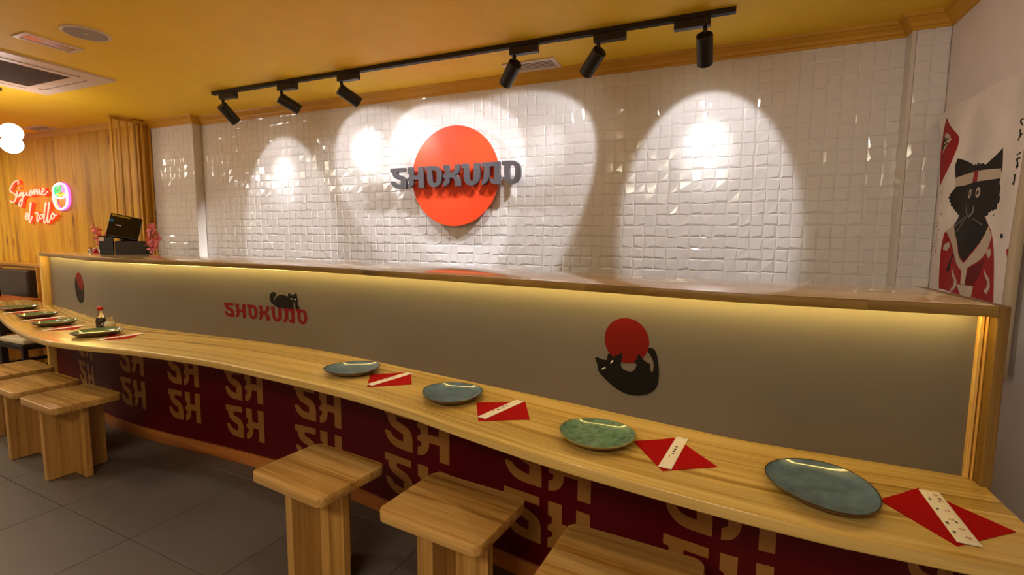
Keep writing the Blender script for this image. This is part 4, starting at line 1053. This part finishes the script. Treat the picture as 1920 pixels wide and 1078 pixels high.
def blossom(name, lb, base, tips, seed):
    r = random.Random(seed)
    t = thing(name, lb, 'flowers', base, 'blossom sprays behind the till')
    bx, by, bz = base
    MB().lathe([(.0001, 0), (.018, 0), (.022, .02), (.014, .05), (.012, .06), (.010, .06), (.010, .012), (.0001, .01)], 20, base).build('vase', M_BLACKG, t, smooth=50)
    pk, co, lf = MB(), MB(), MB()
    for (dx, dy, dz) in tips:
        p = spline([(bx, by, bz + .02), (bx + dx * .3, by + dy * .3, bz + dz * .45), (bx + dx, by + dy, bz + dz)], 6)
        MB().tube(p, .0018, 5).build('stem', M_TWIG, t)
        for k in range(26):
            q = p[min(len(p) - 1, int(4 + r.random() * (len(p) - 4)))]
            c = Vector(q) + Vector((r.gauss(0, .014), r.gauss(0, .014), r.gauss(0, .012)))
            tgt = pk if r.random() < .6 else co
            M4 = Matrix.Translation(c) @ Matrix.Rotation(r.random() * 6.28, 4, 'Z') @ Matrix.Rotation(r.uniform(.6, 2.4), 4, 'X')
            for a in range(5):
                an = a * 2 * PI / 5; s = .0125
                vs = [M4 @ Vector((0, 0, 0)), M4 @ Vector((s * math.cos(an - .5), s * math.sin(an - .5), .003)), M4 @ Vector((s * 1.3 * math.cos(an), s * 1.3 * math.sin(an), .004)), M4 @ Vector((s * math.cos(an + .5), s * math.sin(an + .5), .003))]
                tgt.add(vs, [(0, 1, 2, 3)])
        for k in range(3):
            q = Vector(p[r.randrange(3, len(p))]); a = r.random() * 6.28
            d = Vector((math.cos(a), math.sin(a), .4)) * .02; s = Vector((-math.sin(a), math.cos(a), 0)) * .005
            lf.add([q, q + d * .5 + s, q + d, q + d * .5 - s], [(0, 1, 2, 3)])
    for mb_, nm, m in ((pk, 'pink_petals', M_PINK), (co, 'coral_petals', M_CORAL), (lf, 'leaves', M_LEAF)):
        o = mb_.build(nm, m, t)
        o['kind'] = 'stuff'
blossom('blossom_spray', 'pink blossom spray left of the till', (-4.76, 2.42, ZT), [(-.08, -.03, .24), (-.03, -.04, .17), (.03, .03, .23), (-.05, .0, .12)], 3)
blossom('blossom_spray', 'pink blossom spray right of the till', (-4.255, 2.475, ZT), [(.0, .03, .23), (.035, .0, .21), (.02, .06, .14), (.045, .03, .10)], 4)
# little jars in front of the till
def little_jar(x, y, mat, lid, lb, h=.05):
    t = thing('condiment_jar', lb, 'jar', (x, y, ZT), 'small jars beside the till')
    MB().lathe([(.0001, 0), (.014, 0), (.017, .008), (.017, h * .7), (.011, h * .85), (.011, h * .9), (.0001, h * .9)], 20, (x, y, ZT)).build('jar_body', mat, t, smooth=50)
    MB().lathe([(.0001, h * .9), (.013, h * .9), (.013, h * 1.08), (.009, h * 1.15), (.0001, h * 1.16)], 20, (x, y, ZT)).build('lid', lid, t, smooth=50)
little_jar(-4.87, 2.37, M_CHROME, M_CAPR, 'leftmost small jar beside the till, silver with a red lid', .042)
little_jar(-4.81, 2.375, M_CAPR, M_WHPL, 'small red jar with a pale lid, left of the till', .04)
little_jar(-4.765, 2.385, M_CAPR, M_CHROME, 'small red jar with a silver lid close to the till', .045)
little_jar(-4.76, 2.43, M_JAR, M_TWIG, 'pale jar with a dark lid behind the red jars', .062)
t = thing('steel_cup', 'small polished steel cup in front of the till', 'cup', (-4.70, 2.36, ZT))
MB().lathe([(.0001, .001), (.011, 0), (.014, .004), (.021, .036), (.0225, .038), (.0205, .037), (.013, .006), (.0001, .004)], 24, (-4.70, 2.36, ZT)).build('cup_body', M_CHROME, t, smooth=50)

# ---------------------------------------------------------------- dining corner at the far left
booth = thing('booth_bench', 'wooden booth backrest with a dark padded cushion against the wood wall', 'bench', (-7.2, 2.6, 0))
MB().bbox(-8.9, -6.325, 2.66, 2.70, 0, 1.03, .003, 1).build('back_panel', M_BOOTH, booth)
MB().bbox(-8.9, -6.30, 2.64, 2.76, 1.03, 1.06, .004, 1).build('top_cap', M_BOOTH, booth)
MB().bbox(-6.325, -6.30, 2.60, 2.76, 0, 1.03, .003, 1).build('side_panel', M_BOOTH, booth)
MB().bbox(-7.11, -6.44, 2.575, 2.66, .52, 1.0, .02, 3).build('back_cushion', M_CUSH, booth)
MB().bbox(-7.80, -7.12, 2.575, 2.66, .52, 1.01, .02, 3).build('back_cushion', M_REDUP, booth)['label'] = 'red back cushion'
MB().bbox(-8.9, -6.34, 2.27, 2.57, .40, .48, .02, 3).build('seat_cushion', M_CUSH, booth)
MB().bbox(-8.9, -6.35, 2.30, 2.65, 0, .398, .003, 1).build('seat_box', M_BOOTH, booth)
tb = thing('dining_table', 'small table with an orange wood top and dark frame behind the ledge', 'table', (-6.5, 2.2, 0))
MB().bbox(-6.95, -6.02, 1.75, 2.50, .715, .745, .004, 2).build('tabletop', M_TABLE, tb)
MB().bbox(-6.93, -6.04, 1.77, 2.48, .655, .7148, .003, 1).build('apron', M_DKFRAME, tb)
for sx in (-6.92, -6.10):
    for sy in (1.78, 2.20): MB().bbox(sx, sx + .045, sy, sy + .045, 0, .6548, .002, 1).build('leg', M_DKFRAME, tb)
soy_bottle(-6.60, 2.40, .745, 'soy sauce bottle on the orange wood table', 1.1)
t = thing('white_bowl', 'small white bowl at the left edge, on the orange table', 'bowl', (-6.72, 2.30, .745))
MB().lathe([(.0001, .002), (.025, 0), (.035, .012), (.05, .045), (.052, .047), (.048, .045), (.03, .012), (.0001, .008)], 28, (-6.72, 2.30, .745)).build('bowl_body', M_JAR, t, smooth=50)
def low_seat(x, y, lb):
    t = thing('cushioned_seat', lb, 'stool', (x, y, 0), 'dark framed seats by the table')
    MB().bbox(x - .20, x + .20, y - .20, y + .20, .42, .465, .015, 3).build('seat_cushion', M_BEIGE, t)
    MB().bbox(x - .205, x + .205, y - .205, y + .205, .375, .4195, .004, 1).build('seat_frame', M_DKFRAME, t)
    for sx in (-1, 1):
        for sy in (-1, 1):
            px, py = x + sx * .185, y + sy * .185
            MB().bbox(px - .018, px + .018, py - .018, py + .018, 0, .3748, .002, 1).build('leg', M_DKFRAME, t)
    for sy in (-1, 1): MB().bbox(x - .166, x + .166, y + sy * .185 - .010, y + sy * .185 + .010, .14, .17, .002, 1).build('stretcher', M_DKFRAME, t)
    for sx in (-1, 1): MB().bbox(x + sx * .185 - .010, x + sx * .185 + .010, y - .166, y + .166, .20, .23, .002, 1).build('stretcher', M_DKFRAME, t)
low_seat(-5.62, 2.30, 'dark-framed seat with a beige cushion just beyond the ledge')
low_seat(-6.32, 1.45, 'dark-framed seat with a beige cushion in front of the orange table')
